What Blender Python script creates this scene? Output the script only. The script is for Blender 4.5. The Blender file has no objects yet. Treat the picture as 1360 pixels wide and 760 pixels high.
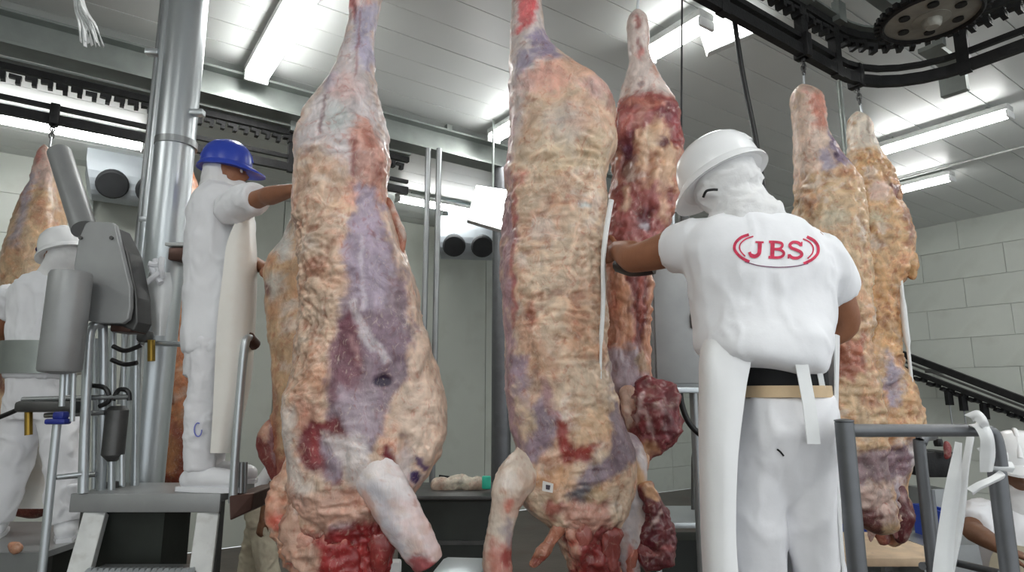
import bpy, bmesh, math, random
import numpy as np
from mathutils import Vector, Matrix
from mathutils.bvhtree import BVHTree
random.seed(7)
rng = np.random.default_rng(5)
SC = bpy.context.scene
COL = SC.collection

# ------------------------------------------------------------------ camera
FPX = 830.0                      # focal length in pixels of the 1360x760 frame
TH = math.radians(9.9)           # upward tilt
HC = 1.95                        # camera height above the main floor
cam_data = bpy.data.cameras.new('camera')
cam_data.sensor_width = 36.0
cam_data.lens = 36.0 * FPX / 1360.0
cam_data.clip_start = 0.05
cam = bpy.data.objects.new('camera', cam_data)
cam.location = (0, 0, HC)
cam.rotation_euler = (math.pi / 2 + TH, 0, 0)
COL.objects.link(cam)
SC.camera = cam

# ------------------------------------------------------------------ world and exposure
world = bpy.data.worlds.new('world')
SC.world = world
world.use_nodes = True
bg = world.node_tree.nodes['Background']
bg.inputs[0].default_value = (0.92, 0.97, 1.0, 1)
bg.inputs[1].default_value = 0.72          # the rest of the bright hall, open towards the viewer
SC.view_settings.view_transform = 'Standard'
SC.view_settings.look = 'None'
SC.view_settings.gamma = 1.0
SC.view_settings.use_curve_mapping = False
SC.view_settings.exposure = 0.72
SC.cycles.use_denoising = True
TUBE_POWER = 18.0

# ------------------------------------------------------------------ pixel <-> place
CT, ST = math.cos(TH), math.sin(TH)
def ray(px, py):
    cx, cy = (px - 680.0) / FPX, (380.0 - py) / FPX
    return Vector((cx, CT - cy * ST, ST + cy * CT))
def at(px, py, d):                       # point at forward distance d
    r = ray(px, py); s = d / r.y
    return Vector((r.x * s, d, HC + r.z * s))
def atz(px, py, z):                      # point on a level plane
    r = ray(px, py); s = (z - HC) / r.z
    return Vector((r.x * s, r.y * s, z))
def pxz(px, d, z, ref=525):              # upright at picture column px (read at row ref), distance d, level z
    p = at(px, ref, d); return Vector((p.x, d, z))
ROT = math.radians(35)                   # the hall is turned 35 degrees from the line of sight
CR, SR = math.cos(ROT), math.sin(ROT)
def room(u, v, z=0.0):
    return Vector((u * CR - v * SR, u * SR + v * CR, z))
def to_room(p):
    return (p.x * CR + p.y * SR, -p.x * SR + p.y * CR, p.z)
def at_u(px, py, u):
    r = ray(px, py); s = u / (r.x * CR + r.y * SR)
    return Vector((r.x * s, r.y * s, HC + r.z * s))
def at_v(px, py, v):
    r = ray(px, py); s = v / (-r.x * SR + r.y * CR)
    return Vector((r.x * s, r.y * s, HC + r.z * s))
def np_at(px, py, d):
    cx, cy = (px - 680.0) / FPX, (380.0 - py) / FPX
    ry, rz = CT - cy * ST, ST + cy * CT
    s = d / ry
    return np.stack([cx * s, np.broadcast_to(d, np.shape(s)).astype(float), HC + rz * s], -1)
def np_proj(P):
    y = P[:, 1] * CT + (P[:, 2] - HC) * ST
    z = -P[:, 1] * ST + (P[:, 2] - HC) * CT
    return 680 + FPX * P[:, 0] / y, 380 - FPX * z / y

# ------------------------------------------------------------------ colour and materials
def c(r, g, b):
    f = lambda v: (v / 255) / 12.92 if v <= 10.3 else ((v / 255 + 0.055) / 1.055) ** 2.4
    return (f(r), f(g), f(b), 1.0)
MATS = {}
def mat(name, col, rough=0.5, metal=0.0, var=0.12, scale=8.0, bump=0.0, bscale=60.0, spec=0.5, emit=0.0, dirt=None, stretch=None):
    m = bpy.data.materials.new(name); m.use_nodes = True
    nt = m.node_tree; N = nt.nodes; L = nt.links
    b = N['Principled BSDF']
    b.inputs['Roughness'].default_value = rough
    b.inputs['Metallic'].default_value = metal
    b.inputs['Specular IOR Level'].default_value = spec
    tc = N.new('ShaderNodeTexCoord')
    src = tc.outputs['Object']
    if stretch:
        mp = N.new('ShaderNodeMapping'); mp.inputs['Scale'].default_value = stretch
        L.new(src, mp.inputs[0]); src = mp.outputs[0]
    nz = N.new('ShaderNodeTexNoise'); nz.inputs['Scale'].default_value = scale; nz.inputs['Detail'].default_value = 6
    L.new(src, nz.inputs['Vector'])
    rmp = N.new('ShaderNodeValToRGB')
    lo = [max(0, x * (1 - var)) for x in col[:3]]; hi = [min(1, x * (1 + var)) for x in col[:3]]
    rmp.color_ramp.elements[0].position = 0.3; rmp.color_ramp.elements[0].color = (*lo, 1)
    rmp.color_ramp.elements[1].position = 0.7; rmp.color_ramp.elements[1].color = (*hi, 1)
    L.new(nz.outputs['Fac'], rmp.inputs[0])
    out = rmp.outputs[0]
    if dirt:
        dcol, amount, dscale = dirt
        n2 = N.new('ShaderNodeTexNoise'); n2.inputs['Scale'].default_value = dscale; n2.inputs['Detail'].default_value = 8
        L.new(src, n2.inputs['Vector'])
        r2 = N.new('ShaderNodeValToRGB'); r2.color_ramp.elements[0].position = 0.52; r2.color_ramp.elements[1].position = 0.75
        r2.color_ramp.elements[0].color = (0, 0, 0, 1); r2.color_ramp.elements[1].color = (amount, amount, amount, 1)
        L.new(n2.outputs['Fac'], r2.inputs[0])
        mx = N.new('ShaderNodeMixRGB'); mx.inputs[2].default_value = dcol
        L.new(r2.outputs[0], mx.inputs[0]); L.new(out, mx.inputs[1]); out = mx.outputs[0]
    L.new(out, b.inputs['Base Color'])
    if emit > 0:
        b.inputs['Emission Color'].default_value = col
        b.inputs['Emission Strength'].default_value = emit
    if bump > 0:
        nb = N.new('ShaderNodeTexNoise'); nb.inputs['Scale'].default_value = bscale; nb.inputs['Detail'].default_value = 5
        L.new(src, nb.inputs['Vector'])
        bp = N.new('ShaderNodeBump'); bp.inputs['Strength'].default_value = bump; bp.inputs['Distance'].default_value = 0.01
        L.new(nb.outputs['Fac'], bp.inputs['Height']); L.new(bp.outputs[0], b.inputs['Normal'])
    MATS[name] = m
    return m

mat('ceiling_white', c(216, 220, 218), 0.42, 0, 0.04, 1.2, 0.04, 3)
mat('wall_tile', c(214, 219, 211), 0.35, 0, 0.05, 1.5, 0.03, 20, dirt=(c(150, 150, 135), 0.25, 2.5))
mat('wall_panel', c(198, 203, 194), 0.5, 0, 0.05, 0.8, 0.03, 10, dirt=(c(130, 128, 112), 0.3, 1.4))
mat('grout', c(186, 190, 184), 0.8)
mat('floor', c(92, 82, 76), 0.35, 0, 0.3, 2.0, 0.2, 15, dirt=(c(90, 30, 28), 0.6, 1.3))
mat('galv', c(150, 156, 152), 0.45, 0.6, 0.12, 6, 0.03, 30)
mat('galv_dark', c(150, 149, 140), 0.5, 0.4, 0.25, 7, 0.1, 30)
mat('black_steel', c(30, 30, 31), 0.5, 0.4, 0.35, 14, 0.25, 60)
mat('steel', c(200, 206, 209), 0.33, 0.7, 0.05, 5, 0.02, 90, stretch=(1, 1, 0.15))
mat('steel_dull', c(158, 161, 162), 0.4, 0.75, 0.10, 5, 0.02, 90)
mat('steel_satin', c(156, 158, 158), 0.42, 0.3, 0.10, 5, 0.02, 90)
mat('steel_dark', c(92, 92, 91), 0.45, 0.7, 0.2, 8, 0.05, 60)
mat('rail_paint', c(112, 114, 117), 0.42, 0.7, 0.12, 10, 0.03, 90)
mat('white_paint', c(208, 210, 208), 0.5, 0.2, 0.08, 12, 0.05, 60, dirt=(c(150, 145, 138), 0.5, 14))
mat('white_plastic', c(236, 238, 238), 0.4, 0, 0.05, 10, 0.1, 30)
mat('white_cloth', c(240, 241, 244), 0.85, 0, 0.03, 7, 0.12, 30)
mat('hood_cloth', c(232, 232, 232), 0.9, 0, 0.04, 9, 0.3, 40)
mat('trouser_cloth', c(238, 238, 241), 0.85, 0, 0.04, 6, 0.2, 22)
mat('trouser_beige', c(200, 192, 170), 0.85, 0, 0.1, 6, 0.2, 22, dirt=(c(150, 110, 90), 0.3, 8))
mat('apron_pvc', c(243, 244, 245), 0.45, 0, 0.03, 5, 0.1, 9)
mat('apron_stained', c(240, 238, 231), 0.42, 0, 0.03, 5, 0.2, 9, dirt=(c(205, 175, 145), 0.25, 4.5))
mat('apron_cream', c(214, 206, 182), 0.5, 0, 0.05, 5, 0.1, 12)
mat('boot_rubber', c(234, 235, 238), 0.3, 0, 0.03, 6, 0.05, 30)
mat('helmet_white', c(246, 247, 248), 0.25, 0, 0.01, 3)
mat('helmet_blue', c(52, 76, 184), 0.3, 0, 0.1, 5)
mat('skin', c(150, 100, 72), 0.5, 0, 0.1, 18, 0.1, 140)
mat('skin_dark', c(118, 80, 56), 0.5, 0, 0.1, 18, 0.1, 140)
mat('eye_white', c(230, 226, 220), 0.2)
mat('eye_dark', c(40, 24, 16), 0.15)
mat('black_cloth', c(22, 22, 24), 0.85, 0, 0.2, 10, 0.1, 40)
mat('belt_leather', c(208, 182, 146), 0.6, 0, 0.08, 20, 0.1, 60)
mat('red_print', c(206, 50, 84), 0.7, 0, 0.25, 60)
mat('dark_print', c(120, 70, 100), 0.7, 0, 0.1, 40)
mat('blue_print', c(120, 128, 205), 0.6)
mat('black_rubber', c(20, 20, 21), 0.4, 0, 0.2, 10)
mat('blue_plastic', c(40, 70, 170), 0.4, 0, 0.1, 5)
mat('blue_valve', c(34, 46, 130), 0.35, 0, 0.15, 10)
mat('brass', c(160, 130, 60), 0.35, 0.9, 0.1, 12)
mat('cyan_plastic', c(60, 205, 175), 0.4, 0, 0.1, 10)
mat('goggle_purple', c(52, 34, 70), 0.2, 0, 0.1, 10)
mat('tank_dark', c(42, 46, 42), 0.45, 0.2, 0.3, 3, 0.1, 20)
mat('brown_steel', c(92, 68, 60), 0.4, 0.5, 0.25, 9, 0.1, 30)
mat('cooler_white', c(176, 184, 190), 0.45, 0.1, 0.08, 3)
mat('cooler_blue', c(168, 190, 205), 0.4, 0.1, 0.05, 3)
mat('cooler_grille', c(50, 52, 54), 0.6, 0.2, 0.2, 5)
mat('cord_grey', c(60, 60, 62), 0.6)
mat('tag_white', c(226, 222, 218), 0.5)
mat('tag_ink', c(70, 60, 70), 0.6)
mat('wood_pale', c(205, 180, 150), 0.6, 0, 0.15, 10, 0.1, 30)
mat('tube_glow', (1.0, 1.0, 0.98, 1), 0.5, 0, 0.0, 1, emit=TUBE_POWER)
mat('panel_glow', (1.0, 1.0, 1.0, 1), 0.5, 0, 0.0, 1, emit=6.0)

def meat_material(name, rough=0.42, streak=(1, 1, 1), contrast=1.0, red=0.45, white=0.45):
    m = bpy.data.materials.new(name); m.use_nodes = True
    nt = m.node_tree; N = nt.nodes; L = nt.links
    b = N['Principled BSDF']; b.inputs['Roughness'].default_value = rough
    b.inputs['Specular IOR Level'].default_value = 0.5
    b.inputs['Coat Weight'].default_value = 0.25; b.inputs['Coat Roughness'].default_value = 0.22
    at_ = N.new('ShaderNodeVertexColor'); at_.layer_name = 'Col'
    tc = N.new('ShaderNodeTexCoord'); mp = N.new('ShaderNodeMapping'); mp.inputs['Scale'].default_value = streak
    L.new(tc.outputs['Object'], mp.inputs[0])
    def noise(scale, detail=8, dist=0.0, rough_=0.6):
        n = N.new('ShaderNodeTexNoise'); n.inputs['Scale'].default_value = scale; n.inputs['Detail'].default_value = detail
        n.inputs['Distortion'].default_value = dist; n.inputs['Roughness'].default_value = rough_
        L.new(mp.outputs[0], n.inputs['Vector']); return n
    def ramp(n, p0, p1, v0, v1):
        r = N.new('ShaderNodeMapRange'); r.inputs[1].default_value = p0; r.inputs[2].default_value = p1
        r.inputs[3].default_value = v0; r.inputs[4].default_value = v1
        L.new(n.outputs['Fac'], r.inputs[0]); return r
    n1 = noise(15, 6, 1.0, 0.55); n2 = noise(26, 8, 1.6, 0.62); n3 = noise(34, 8, 2.4, 0.64)
    v = ramp(n1, 0.3, 0.7, 1 - 0.24 * contrast, 1 + 0.18 * contrast)
    mul = N.new('ShaderNodeVectorMath'); mul.operation = 'SCALE'
    L.new(at_.outputs['Color'], mul.inputs[0]); L.new(v.outputs[0], mul.inputs['Scale'])
    r2 = ramp(n2, 0.54, 0.70, 0, red)
    mr = N.new('ShaderNodeMixRGB'); mr.blend_type = 'MULTIPLY'; mr.inputs[2].default_value = (0.72, 0.30, 0.24, 1)
    L.new(r2.outputs[0], mr.inputs[0]); L.new(mul.outputs[0], mr.inputs[1])
    r3 = ramp(n3, 0.55, 0.7, 0, white)
    mw = N.new('ShaderNodeMixRGB'); mw.inputs[2].default_value = c(226, 206, 186)
    L.new(r3.outputs[0], mw.inputs[0]); L.new(mr.outputs[0], mw.inputs[1])
    L.new(mw.outputs[0], b.inputs['Base Color'])
    bp = N.new('ShaderNodeBump'); bp.inputs['Strength'].default_value = 0.45; bp.inputs['Distance'].default_value = 0.014
    L.new(n1.outputs['Fac'], bp.inputs['Height'])
    bp2 = N.new('ShaderNodeBump'); bp2.inputs['Strength'].default_value = 0.35; bp2.inputs['Distance'].default_value = 0.006
    L.new(n2.outputs['Fac'], bp2.inputs['Height']); L.new(bp.outputs[0], bp2.inputs['Normal'])
    L.new(bp2.outputs[0], b.inputs['Normal'])
    MATS[name] = m
meat_material('meat_fat', 0.36, (1, 1, 0.7), 1.5, 0.6, 0.4)
meat_material('meat_cut', 0.3, (1, 1, 0.6), 1.2, 0.5, 0.28)
meat_material('meat_bone', 0.3, (1, 1, 0.4), 0.5, 0.16, 0.3)

# ------------------------------------------------------------------ tagging
def tag(o, label=None, cat=None, group=None, kind=None):
    if label: o['label'] = label
    if cat: o['category'] = cat
    if group: o['group'] = group
    if kind: o['kind'] = kind
    return o
def empty(name, loc, label=None, cat=None, group=None, rz=0.0, kind=None):
    o = bpy.data.objects.new(name, None); COL.objects.link(o)
    o.location = loc; o.rotation_euler = (0, 0, rz); o.empty_display_size = 0.1
    return tag(o, label, cat, group, kind)
def wmat(o):
    B = Matrix.LocRotScale(o.location, o.rotation_euler, o.scale)
    return B if o.parent is None else wmat(o.parent) @ o.matrix_parent_inverse @ B
def adopt(o, parent):
    if parent is not None:
        o.parent = parent
        o.matrix_parent_inverse = wmat(parent).inverted()
    return o
def link(name, me, m=None, parent=None, smooth=False, label=None):
    o = bpy.data.objects.new(name, me); COL.objects.link(o)
    if m is not None: me.materials.append(MATS[m] if isinstance(m, str) else m)
    if smooth: me.polygons.foreach_set('use_smooth', [True] * len(me.polygons))
    adopt(o, parent)
    if label: o['label'] = label
    return o

# ------------------------------------------------------------------ mesh builder
class MB:
    def __init__(s): s.v = []; s.f = []
    def add(s, vs, fs):
        n = len(s.v); s.v += [tuple(x) for x in vs]; s.f += [tuple(i + n for i in f) for f in fs]; return s
    def box(s, cen, size, M=None, bev=0.0):
        hx, hy, hz = [k / 2 for k in size]; cen = Vector(cen)
        if bev > 0:
            bm = bmesh.new(); bmesh.ops.create_cube(bm, size=1, matrix=Matrix.Diagonal((*size, 1)))
            bmesh.ops.bevel(bm, geom=bm.edges[:], offset=bev, segments=2, affect='EDGES', profile=0.5)
            vs = [v.co.copy() for v in bm.verts]; bm.verts.index_update(); fs = [[v.index for v in f.verts] for f in bm.faces]; bm.free()
        else:
            vs = [Vector((x, y, z)) for z in (-hz, hz) for (x, y) in ((-hx, -hy), (hx, -hy), (hx, hy), (-hx, hy))]
            fs = [(3, 2, 1, 0), (4, 5, 6, 7), (0, 1, 5, 4), (1, 2, 6, 5), (2, 3, 7, 6), (3, 0, 4, 7)]
        if M is not None: vs = [M @ v for v in vs]
        return s.add([v + cen for v in vs], fs)
    def rbox(s, cen_world, size, bev=0.0): return s.box(cen_world, size, Matrix.Rotation(ROT, 3, 'Z'), bev)
    def tube(s, pts, r, n=12, caps=True):
        pts = [Vector(p) for p in pts]; R = r if isinstance(r, (list, tuple)) else [r] * len(pts)
        vs, fs = [], []; up = None
        for i, p in enumerate(pts):
            t = (pts[min(i + 1, len(pts) - 1)] - pts[max(i - 1, 0)]).normalized()
            if up is None: up = Vector((0, 0, 1)) if abs(t.z) < 0.9 else Vector((1, 0, 0))
            a = (up - t * up.dot(t)).normalized(); b = t.cross(a); up = a
            for k in range(n):
                w = 2 * math.pi * k / n; vs.append(p + (a * math.cos(w) + b * math.sin(w)) * R[i])
        for i in range(len(pts) - 1):
            for k in range(n):
                k2 = (k + 1) % n; fs.append((i * n + k, i * n + k2, (i + 1) * n + k2, (i + 1) * n + k))
        if caps: fs.append(tuple(range(n - 1, -1, -1))); fs.append(tuple((len(pts) - 1) * n + k for k in range(n)))
        return s.add(vs, fs)
    def sweep(s, pts, w, h):                   # rectangular bar along a path, h upright
        pts = [Vector(p) for p in pts]; vs, fs = [], []
        for i, p in enumerate(pts):
            t = (pts[min(i + 1, len(pts) - 1)] - pts[max(i - 1, 0)]).normalized()
            side = t.cross(Vector((0, 0, 1)))
            side = side.normalized() if side.length > 1e-4 else Vector((1, 0, 0))
            upv = side.cross(t).normalized()
            for a, b in ((-1, -1), (1, -1), (1, 1), (-1, 1)): vs.append(p + side * a * w / 2 + upv * b * h / 2)
        for i in range(len(pts) - 1):
            for k in range(4):
                k2 = (k + 1) % 4; fs.append((i * 4 + k, i * 4 + k2, (i + 1) * 4 + k2, (i + 1) * 4 + k))
        e = (len(pts) - 1) * 4
        fs += [(3, 2, 1, 0), (e, e + 1, e + 2, e + 3)]
        return s.add(vs, fs)
    def lathe(s, prof, n=32, M=None, cen=(0, 0, 0), caps=True):   # (r, z) profile
        vs, fs = [], []; cen = Vector(cen)
        for r, z in prof:
            for k in range(n):
                w = 2 * math.pi * k / n; v = Vector((r * math.cos(w), r * math.sin(w), z))
                vs.append((M @ v if M is not None else v) + cen)
        for i in range(len(prof) - 1):
            for k in range(n):
                k2 = (k + 1) % n; fs.append((i * n + k, i * n + k2, (i + 1) * n + k2, (i + 1) * n + k))
        if caps: fs.append(tuple(range(n - 1, -1, -1))); fs.append(tuple((len(prof) - 1) * n + k for k in range(n)))
        return s.add(vs, fs)
    def prism(s, poly, off):                   # planar polygon (world points) pushed by off
        n = len(poly); off = Vector(off); a = [Vector(p) for p in poly]
        vs = a + [p + off for p in a]
        fs = [tuple(range(n - 1, -1, -1)), tuple(range(n, 2 * n))] + [(k, (k + 1) % n, n + (k + 1) % n, n + k) for k in range(n)]
        return s.add(vs, fs)
    def mesh(s, name):
        me = bpy.data.meshes.new(name); me.from_pydata(s.v, [], s.f); me.update()
        bm = bmesh.new(); bm.from_mesh(me); bmesh.ops.recalc_face_normals(bm, faces=bm.faces[:]); bm.to_mesh(me); bm.free()
        return me
    def build(s, name, m, parent=None, smooth=False, label=None, bevel=0.0):
        o = link(name, s.mesh(name), m, parent, smooth, label)
        if smooth: smooth_by_angle(o.data)
        if bevel > 0:
            b = o.modifiers.new('bevel', 'BEVEL'); b.width = bevel; b.segments = 2; b.limit_method = 'ANGLE'
        return o
def smooth_by_angle(me, ang=math.radians(40)):
    bm = bmesh.new(); bm.from_mesh(me)
    for e in bm.edges:
        if len(e.link_faces) == 2 and e.calc_face_angle(0) > ang: e.smooth = False
    bm.to_mesh(me); bm.free()
def tubeobj(name, pts, r, m, parent=None, n=12): return MB().tube(pts, r, n).build(name, m, parent, True)
def boxobj(name, cen, size, m, parent=None, bev=0.0, rz=None):
    return MB().box(cen, size, Matrix.Rotation(rz, 3, 'Z') if rz is not None else None, bev).build(name, m, parent, bev > 0)
def spline(pts, k=6):                          # Catmull-Rom on lists of equal-length tuples
    P = np.array(pts, float); n = len(P); out = []
    for i in range(n - 1):
        p0, p1, p2, p3 = P[max(i - 1, 0)], P[i], P[i + 1], P[min(i + 2, n - 1)]
        for t in np.linspace(0, 1, k, endpoint=False):
            out.append(0.5 * ((2 * p1) + (-p0 + p2) * t + (2 * p0 - 5 * p1 + 4 * p2 - p3) * t * t + (-p0 + 3 * p1 - 3 * p2 + p3) * t ** 3))
    out.append(P[-1]); return np.array(out)
def svec(pts, k=6): return [Vector(p) for p in spline([tuple(p) for p in pts], k)]

# ------------------------------------------------------------------ numpy noise
def vnoise(P, seed=0):
    I = np.floor(P).astype(np.int64); Fr = P - I; U = Fr * Fr * (3 - 2 * Fr)
    def h(ix, iy, iz):
        n = (ix * 374761393 + iy * 668265263 + iz * 2147483647 + seed * 1274126177) & 0xFFFFFFFF
        n = ((n ^ (n >> 13)) * 1274126177) & 0xFFFFFFFF
        return ((n ^ (n >> 16)) & 0xFFFF) / 65535.0
    r = 0
    for dx in (0, 1):
        for dy in (0, 1):
            for dz in (0, 1):
                w = (U[:, 0] if dx else 1 - U[:, 0]) * (U[:, 1] if dy else 1 - U[:, 1]) * (U[:, 2] if dz else 1 - U[:, 2])
                r = r + w * h(I[:, 0] + dx, I[:, 1] + dy, I[:, 2] + dz)
    return r * 2 - 1
def fbm(P, scale, octv=4, seed=0, gain=0.5):
    P = np.asarray(P, float) * np.asarray(scale, float); a, s, r = 1.0, 0.0, 0
    for k in range(octv):
        r = r + a * vnoise(P + 17.3 * k, seed + k); s += a; a *= gain; P = P * 2.03
    return r / s
def sstep(a, b, x):
    t = np.clip((x - a) / (b - a), 0, 1); return t * t * (3 - 2 * t)
def poly_sd(x, y, poly):                       # signed distance, positive inside
    n = len(poly); d = np.full(x.shape, 1e9); ins = np.zeros(x.shape, bool)
    for i in range(n):
        ax, ay = poly[i]; bx, by = poly[(i + 1) % n]
        ex, ey = bx - ax, by - ay; wx, wy = x - ax, y - ay
        t = np.clip((wx * ex + wy * ey) / (ex * ex + ey * ey + 1e-9), 0, 1)
        d = np.minimum(d, np.hypot(wx - ex * t, wy - ey * t))
        cond = (ay > y) != (by > y)
        xi = ax + (y - ay) / (by - ay + 1e-12) * ex
        ins ^= cond & (x < xi)
    return np.where(ins, d, -d)
def ell(cx, cy, rx, ry, n=14, rot=0):
    return [(cx + rx * math.cos(t) * math.cos(rot) - ry * math.sin(t) * math.sin(rot), cy + rx * math.cos(t) * math.sin(rot) + ry * math.sin(t) * math.cos(rot))
            for t in [2 * math.pi * k / n for k in range(n)]]

# ================================================================== the hall
CEIL = 4.75
U0, U1, V0, V1 = -7.0, 11.6, -4.5, 9.1
def structure(o): return tag(o, kind='structure')
structure(MB().rbox(room((U0 + U1) / 2, (V0 + V1) / 2, -0.05), (U1 - U0, V1 - V0, 0.1)).build('floor', 'floor'))
ceil = structure(MB().rbox(room((U0 + U1) / 2, (V0 + V1) / 2, CEIL + 0.08), (U1 - U0, V1 - V0, 0.1)).build('ceiling', 'grout'))
PW = 0.31
pm = MB().box((0, 0, 0), (U1 - U0 - 0.01, PW - 0.008, 0.05)).mesh('ceiling_panel'); pm.materials.append(MATS['ceiling_white'])
v = V0 + PW / 2
while v < V1:
    o = bpy.data.objects.new('ceiling_panel', pm); COL.objects.link(o)
    o.location = room((U0 + U1) / 2, v, CEIL + 0.02 + random.uniform(-0.002, 0.002)); o.rotation_euler = (0, 0, ROT); o.parent = ceil
    v += PW
# right wall: big pale tiles in courses
TH_, TW_ = 0.475, 1.15
wr = structure(MB().rbox(room(U1 + 0.08, (V0 + V1) / 2, CEIL / 2), (0.1, V1 - V0, CEIL)).build('wall_right', 'grout'))
tm = MB().box((0, 0, 0), (0.05, TW_ - 0.006, TH_ - 0.006)).mesh('tile'); tm.materials.append(MATS['wall_tile'])
for r in range(10):
    v = V1 - TW_ / 2 + (0.5 * TW_ if r % 2 else 0)
    while v > -0.5:
        o = bpy.data.objects.new('tile', tm); COL.objects.link(o)
        o.location = room(U1 + 0.02 + random.uniform(-0.002, 0.002), v, TH_ * (r + 0.5)); o.rotation_euler = (0, 0, ROT); o.parent = wr
        v -= TW_
# back wall: tiles left of the jamb, tall smooth sheets right of it
wb = structure(MB().rbox(room((U0 + U1) / 2, V1 + 0.08, CEIL / 2), (U1 - U0, 0.1, CEIL)).build('wall_back', 'grout'))
tm2 = MB().box((0, 0, 0), (TW_ - 0.006, 0.05, TH_ - 0.006)).mesh('tile_back'); tm2.materials.append(MATS['wall_tile'])
for r in range(10):
    for k in range(5):
        o = bpy.data.objects.new('tile', tm2); COL.objects.link(o)
        o.location = room(-TW_ * (k + 0.5) - 0.05, V1 + 0.02 + random.uniform(-0.002, 0.002), TH_ * (r + 0.5)); o.rotation_euler = (0, 0, ROT); o.parent = wb
    for k in range(2):
        o = bpy.data.objects.new('tile', tm2); COL.objects.link(o)
        o.location = room(U1 - TW_ * (k + 0.5), V1 + 0.02, TH_ * (r + 0.5)); o.rotation_euler = (0, 0, ROT); o.parent = wb
pw = (U1 - 2 * TW_) / 8
pm2 = MB().box((0, 0, 0), (pw - 0.012, 0.05, CEIL - 0.02)).mesh('wall_panel'); pm2.materials.append(MATS['wall_panel'])
for k in range(8):
    o = bpy.data.objects.new('wall_panel', pm2); COL.objects.link(o)
    o.location = room(pw * (k + 0.5), V1 + 0.02, CEIL / 2); o.rotation_euler = (0, 0, ROT); o.parent = wb
structure(MB().rbox(room(-0.02, V1 - 0.03, CEIL / 2), (0.09, 0.12, CEIL)).build('trim_1', 'galv'))
structure(MB().rbox(room(U0 - 0.05, (V0 + V1) / 2, CEIL / 2), (0.1, V1 - V0, CEIL)).build('wall_left', 'wall_tile'))

# girder under the ceiling that carries the far rail
gv = 5.45
gir = empty('ceiling_girder', room(2, gv, 4.4), 'long grey galvanised girder under the ceiling carrying the far meat rail', 'girder')
for dz, w in ((0.0, 0.22), (0.24, 0.22)):
    MB().rbox(room(-0.4, gv, 4.40 + dz), (11.6, w, 0.02)).build('flange', 'galv', gir)
MB().rbox(room(-0.4, gv, 4.52), (11.6, 0.03, 0.23)).build('web', 'galv', gir)
for k in range(6):
    MB().rbox(room(-5 + k * 2.0, gv, 4.69), (0.06, 0.06, 0.12)).build('ceiling_rod', 'galv', gir)

# conduits on the ceiling
def conduit(name, a, b, label, r=0.014):
    o = tubeobj(name, [a, (a + b) / 2, b], r, 'white_paint'); tag(o, label, 'conduit'); return o
def line_u(px, py, z, u0, u1):
    p = atz(px, py, z); u, v, _ = to_room(p); return room(u0, v, z), room(u1, v, z)
a, b = line_u(300, 98, 4.72, -2, 9); conduit('ceiling_conduit', a, b, 'thin pale conduit running along the ceiling beside the girder')
p = atz(1290, 213, 4.72); u, v, _ = to_room(p)
conduit('ceiling_conduit', room(u, v - 3.5, 4.72), room(u, v + 3.5, 4.72), 'thin white conduit across the ceiling between two tube lights near the tiled wall')

# ------------------------------------------------------------------ lamps
def tube_light(a, b, label, group='fluorescent ceiling lights', w=0.16):
    a, b = Vector(a), Vector(b); ax = (b - a).normalized(); mid = (a + b) / 2; Ln = (b - a).length
    rz = math.atan2(ax.y, ax.x); M = Matrix.Rotation(rz, 3, 'Z')
    t = empty('ceiling_light', mid, label, 'ceiling light', group)
    MB().box(mid + Vector((0, 0, 0.07)), (Ln, w, 0.06), M, 0.012).build('housing', 'white_paint', t, True)
    MB().box(mid + Vector((0, 0, 0.015)), (Ln - 0.06, w * 0.92, 0.06), M, 0.025).build('diffuser', 'tube_glow', t, True)
    for s in (-1, 1):
        MB().box(mid + ax * s * (Ln / 2 - 0.012), (0.03, w * 0.98, 0.075), M, 0.01).build('end_cap', 'white_plastic', t, True)
        MB().tube([mid + ax * s * Ln * 0.35 + Vector((0, 0, 0.09)), mid + ax * s * Ln * 0.35 + Vector((0, 0, CEIL - mid.z))], 0.008, 8).build('hanger_rod', 'galv', t)
    return t
LZ = 4.60
def along_v(px, py, px2, py2, label, w=0.16):
    a = atz(px, py, LZ); b = atz(px2, py2, LZ); ua, va, _ = to_room(a); ub, vb, _ = to_room(b); u = (ua + ub) / 2
    return tube_light(room(u, va, LZ), room(u, vb, LZ), label, w=w)
def along_u(px, py, px2, py2, label, w=0.16):
    a = atz(px, py, LZ); b = atz(px2, py2, LZ); ua, va, _ = to_room(a); ub, vb, _ = to_room(b); v = (va + vb) / 2
    return tube_light(room(ua, v, LZ), room(ub, v, LZ), label, w=w)
along_v(328, 102, 425, -8, 'lit tube light on the ceiling above the worker in the blue helmet', 0.2)
along_u(-60, 150, 192, 196, 'long lit tube light behind the far meat rail')
along_v(862, 78, 938, 30, 'lit tube light beside the bright square lamp above the white-helmeted worker')
along_u(532, 262, 640, 290, 'lit tube light above the round-bottomed cooler in the middle')
along_v(1163, 205, 1344, 152, 'long lit tube light under the curved black rail')
along_v(1180, 258, 1266, 237, 'short lit tube light next to the tiled wall')
along_v(655, 186, 735, 138, 'lit tube light mostly hidden behind the large hanging beef side')
for (u, v) in ((-1.5, 0.6), (2.3, -0.6), (5.8, 0.2), (0.6, -2.6), (4.6, -2.6), (-3.2, -1.5), (8.2, -1.5), (-3.4, 3.0)):  # extra lamps added out of view to brighten the near half
    tube_light(room(u, v - 0.8, LZ), room(u, v + 0.8, LZ), 'added unseen tube light on the ceiling over the near platform', 'added unseen tube lights over the near half of the hall', 0.2)
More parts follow.
